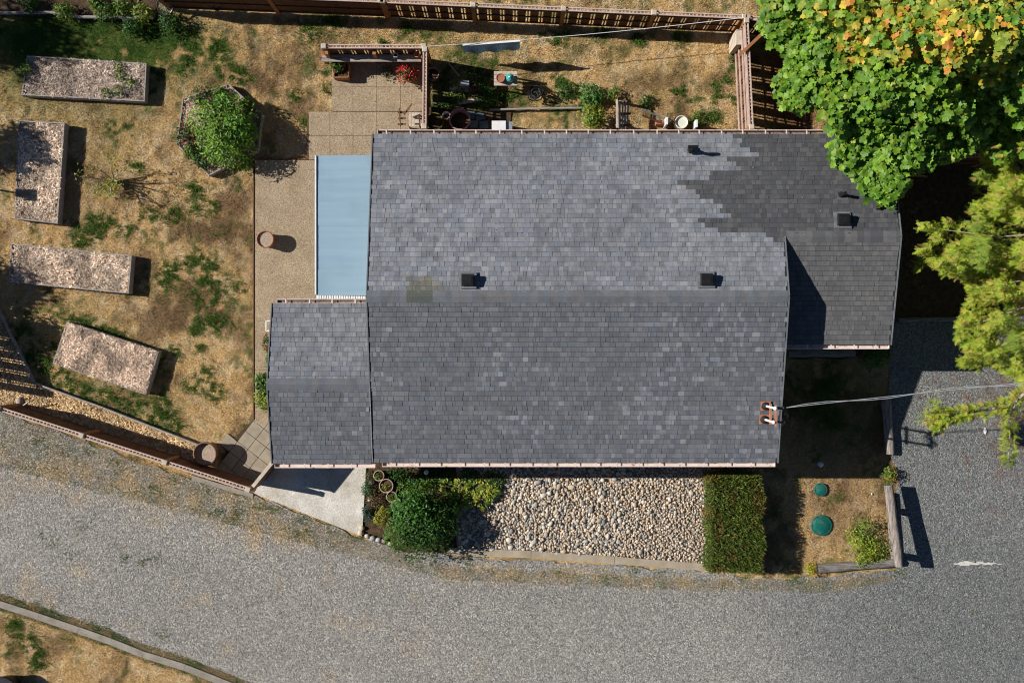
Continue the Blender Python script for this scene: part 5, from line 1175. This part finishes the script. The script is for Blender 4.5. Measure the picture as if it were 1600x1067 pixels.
# green tufts where the lawn is greener
tuf = []
for x, y, r in GREEN:
    m_ = int(r * 34); tuf.append(np.stack([rng.normal(x, r * .85, m_), rng.normal(y, r * .75, m_)], 1))
extra = [(70,835),(78,848),(107,865),(127,820),(195,872),(228,877),(238,873),(253,990),(60,945),(80,952),(145,975),(165,985),(175,995),(205,1012),(242,1015),(280,1030),(35,958),(12,935),(430,795),(470,812),(462,835),(480,830),(515,830),(372,798),(405,790),(320,765),(270,750),(240,760),(180,722),(140,712),(60,690),(90,700),(730,882),(875,893),(992,888),(945,905),(1035,895),(1190,893),(1160,905),(1240,905),(1402,893),(870,768),(903,822),(870,860),(985,862),(555,840),(365,812),(340,800)]
for x, y in extra: m_ = 120; tuf.append(np.stack([rng.normal(x, 7, m_), rng.normal(y, 4.5, m_)], 1))
tuf = np.vstack(tuf); n = len(tuf); X = (tuf[:, 0] - 800) / S; Y = (533.5 - tuf[:, 1]) / S; ok = ~inpoly(X, Y, EXC[0]) & (fbm(X, Y, 7, 3, 31) > .44); X = X[ok]; Y = Y[ok]; n = len(X)
az = rng.uniform(0, 6.28, n); ti = rng.uniform(.3, 1.3, n); ln = rng.uniform(.05, .11, n)
up = np.stack([np.sin(ti) * np.cos(az), np.sin(ti) * np.sin(az), np.cos(ti)], 1) * ln[:, None]; sd = np.stack([-np.sin(az), np.cos(az), 0 * az], 1) * rng.uniform(.012, .024, n)[:, None]
o = scatter('weed_tufts', BLADE, [(0, 1, 2)], np.stack([sd, np.zeros((n, 3)), up], 2), np.column_stack([X, Y, np.full(n, .0)]), jitcol([(.07, .14, .02), (.10, .18, .03), (.05, .11, .015), (.14, .19, .04)], n, .2), M_blade, None, (0, 0, 0)); tag(o, 'green weed tufts dotted over lawn and gravel', 'weeds', kind='stuff')
# sparse straw coloured grass creeping into the road edge
edge = [to(*p) for p in [(0, 640), (160, 696), (305, 748), (396, 776), (566, 842), (605, 856), (700, 884), (1110, 905), (1300, 905), (1400, 896), (1400, 905), (1290, 925), (1100, 922), (700, 905), (560, 870), (400, 830), (250, 790), (120, 760), (0, 730)]]
grass('verge_grass', edge, 26000, (.03, .08), (.008, .016), lambda x, y: np.array([.36, .27, .13]) * (1 - .6 * sstep(.5, .6, fbm(x, y, 2.5, 3, 9))[:, None]) + np.array([.05, .12, .02]) * .6 * sstep(.5, .6, fbm(x, y, 2.5, 3, 9))[:, None], z=.01, exc=[], label='thin dry grass creeping over the gravel edge')
kv = [to(*p) for p in kp0]
grass('kerb_grass', kv, 15000, (.04, .10), (.010, .018), lambda x, y: np.array([.40, .30, .15]) * (1 - .7 * sstep(.5, .6, fbm(x, y, 2.5, 3, 9))[:, None]) + np.array([.05, .13, .02]) * .7 * sstep(.5, .6, fbm(x, y, 2.5, 3, 9))[:, None], z=.02, exc=[[to(*p) for p in kin]], label='dry grass leaning over the lower left kerb')
# fallen leaves and needles
n = 900; q = np.vstack([np.column_stack([rng.normal(1500, 60, 420), rng.normal(610, 50, 420)]), np.column_stack([rng.uniform(1100, 1600, 240), rng.uniform(560, 1000, 240)]), np.column_stack([rng.normal(1230, 40, 240), rng.uniform(60, 190, 240)])])
kp1 = np.column_stack([(q[:, 0] - 800) / S, (533.5 - q[:, 1]) / S]); kp1 = kp1[~inpoly(kp1[:, 0], kp1[:, 1], EXC[4])]; n = len(kp1)
o = scatter('fallen_leaves', LEAF, LEAF_F, basis(rng.normal(0, .25, (n, 3)) + np.array([0, 0, 1]), None, rng.uniform(.03, .08, n)), np.column_stack([kp1, np.full(n, .035)]), jitcol([(.30, .14, .05), (.40, .22, .07), (.22, .10, .05), (.42, .34, .16)], n), M_leaf, None, (0, 0, 0)); tag(o, 'brown fallen leaves scattered on the driveway and under the maple', 'leaves', kind='stuff')
rl_ = []
for i in range(170):
    x = random.uniform(XW + .3, EX - .4); y = YN - abs(random.gauss(0, 1.6)) - .1
    if y < EYR and x > XE: continue
    if y < YR: continue
    rl_.append((x, y, ZE + SL * (YN - y) + .03))
rl_ = np.array(rl_); n = len(rl_); o = scatter('roof_litter', LEAF, LEAF_F, basis(rng.normal(0, .2, (n, 3)) + np.array([0, .2, 1]), None, rng.uniform(.02, .055, n)), rl_, jitcol([(.30, .20, .12), (.42, .36, .28), (.15, .10, .06)], n), M_leaf, None, (0, 0, 0)); tag(o, 'tiny leaf litter scattered over the back roof slope', 'leaves', kind='stuff')
# loose stones on the road
n = 26000; q = sample(ROAD, n * 1); Vt = [(0, 0, .6), (1, 0, 0), (-.5, .87, 0), (-.5, -.87, 0)]
colr = np.array([(.40, .40, .40), (.28, .28, .28), (.50, .48, .44), (.18, .19, .2), (.34, .30, .26)])[rng.integers(0, 5, n)]
o = scatter('loose_gravel', Vt, [(0, 1, 2), (0, 2, 3), (0, 3, 1)], basis(np.tile(np.array([[0, 0, 1.]]), (n, 1)), None, rng.uniform(.008, .022, n)), np.column_stack([q, np.full(n, .012)]), colr, M_stone, None, (0, 0, 0)); tag(o, 'loose grey stones lying on the gravel road', 'gravel', kind='stuff')
print('tris', sum(len(o.data.loops) - 2 * len(o.data.polygons) for o in bpy.data.objects if o.type == 'MESH'), 'objs', len(bpy.data.objects))
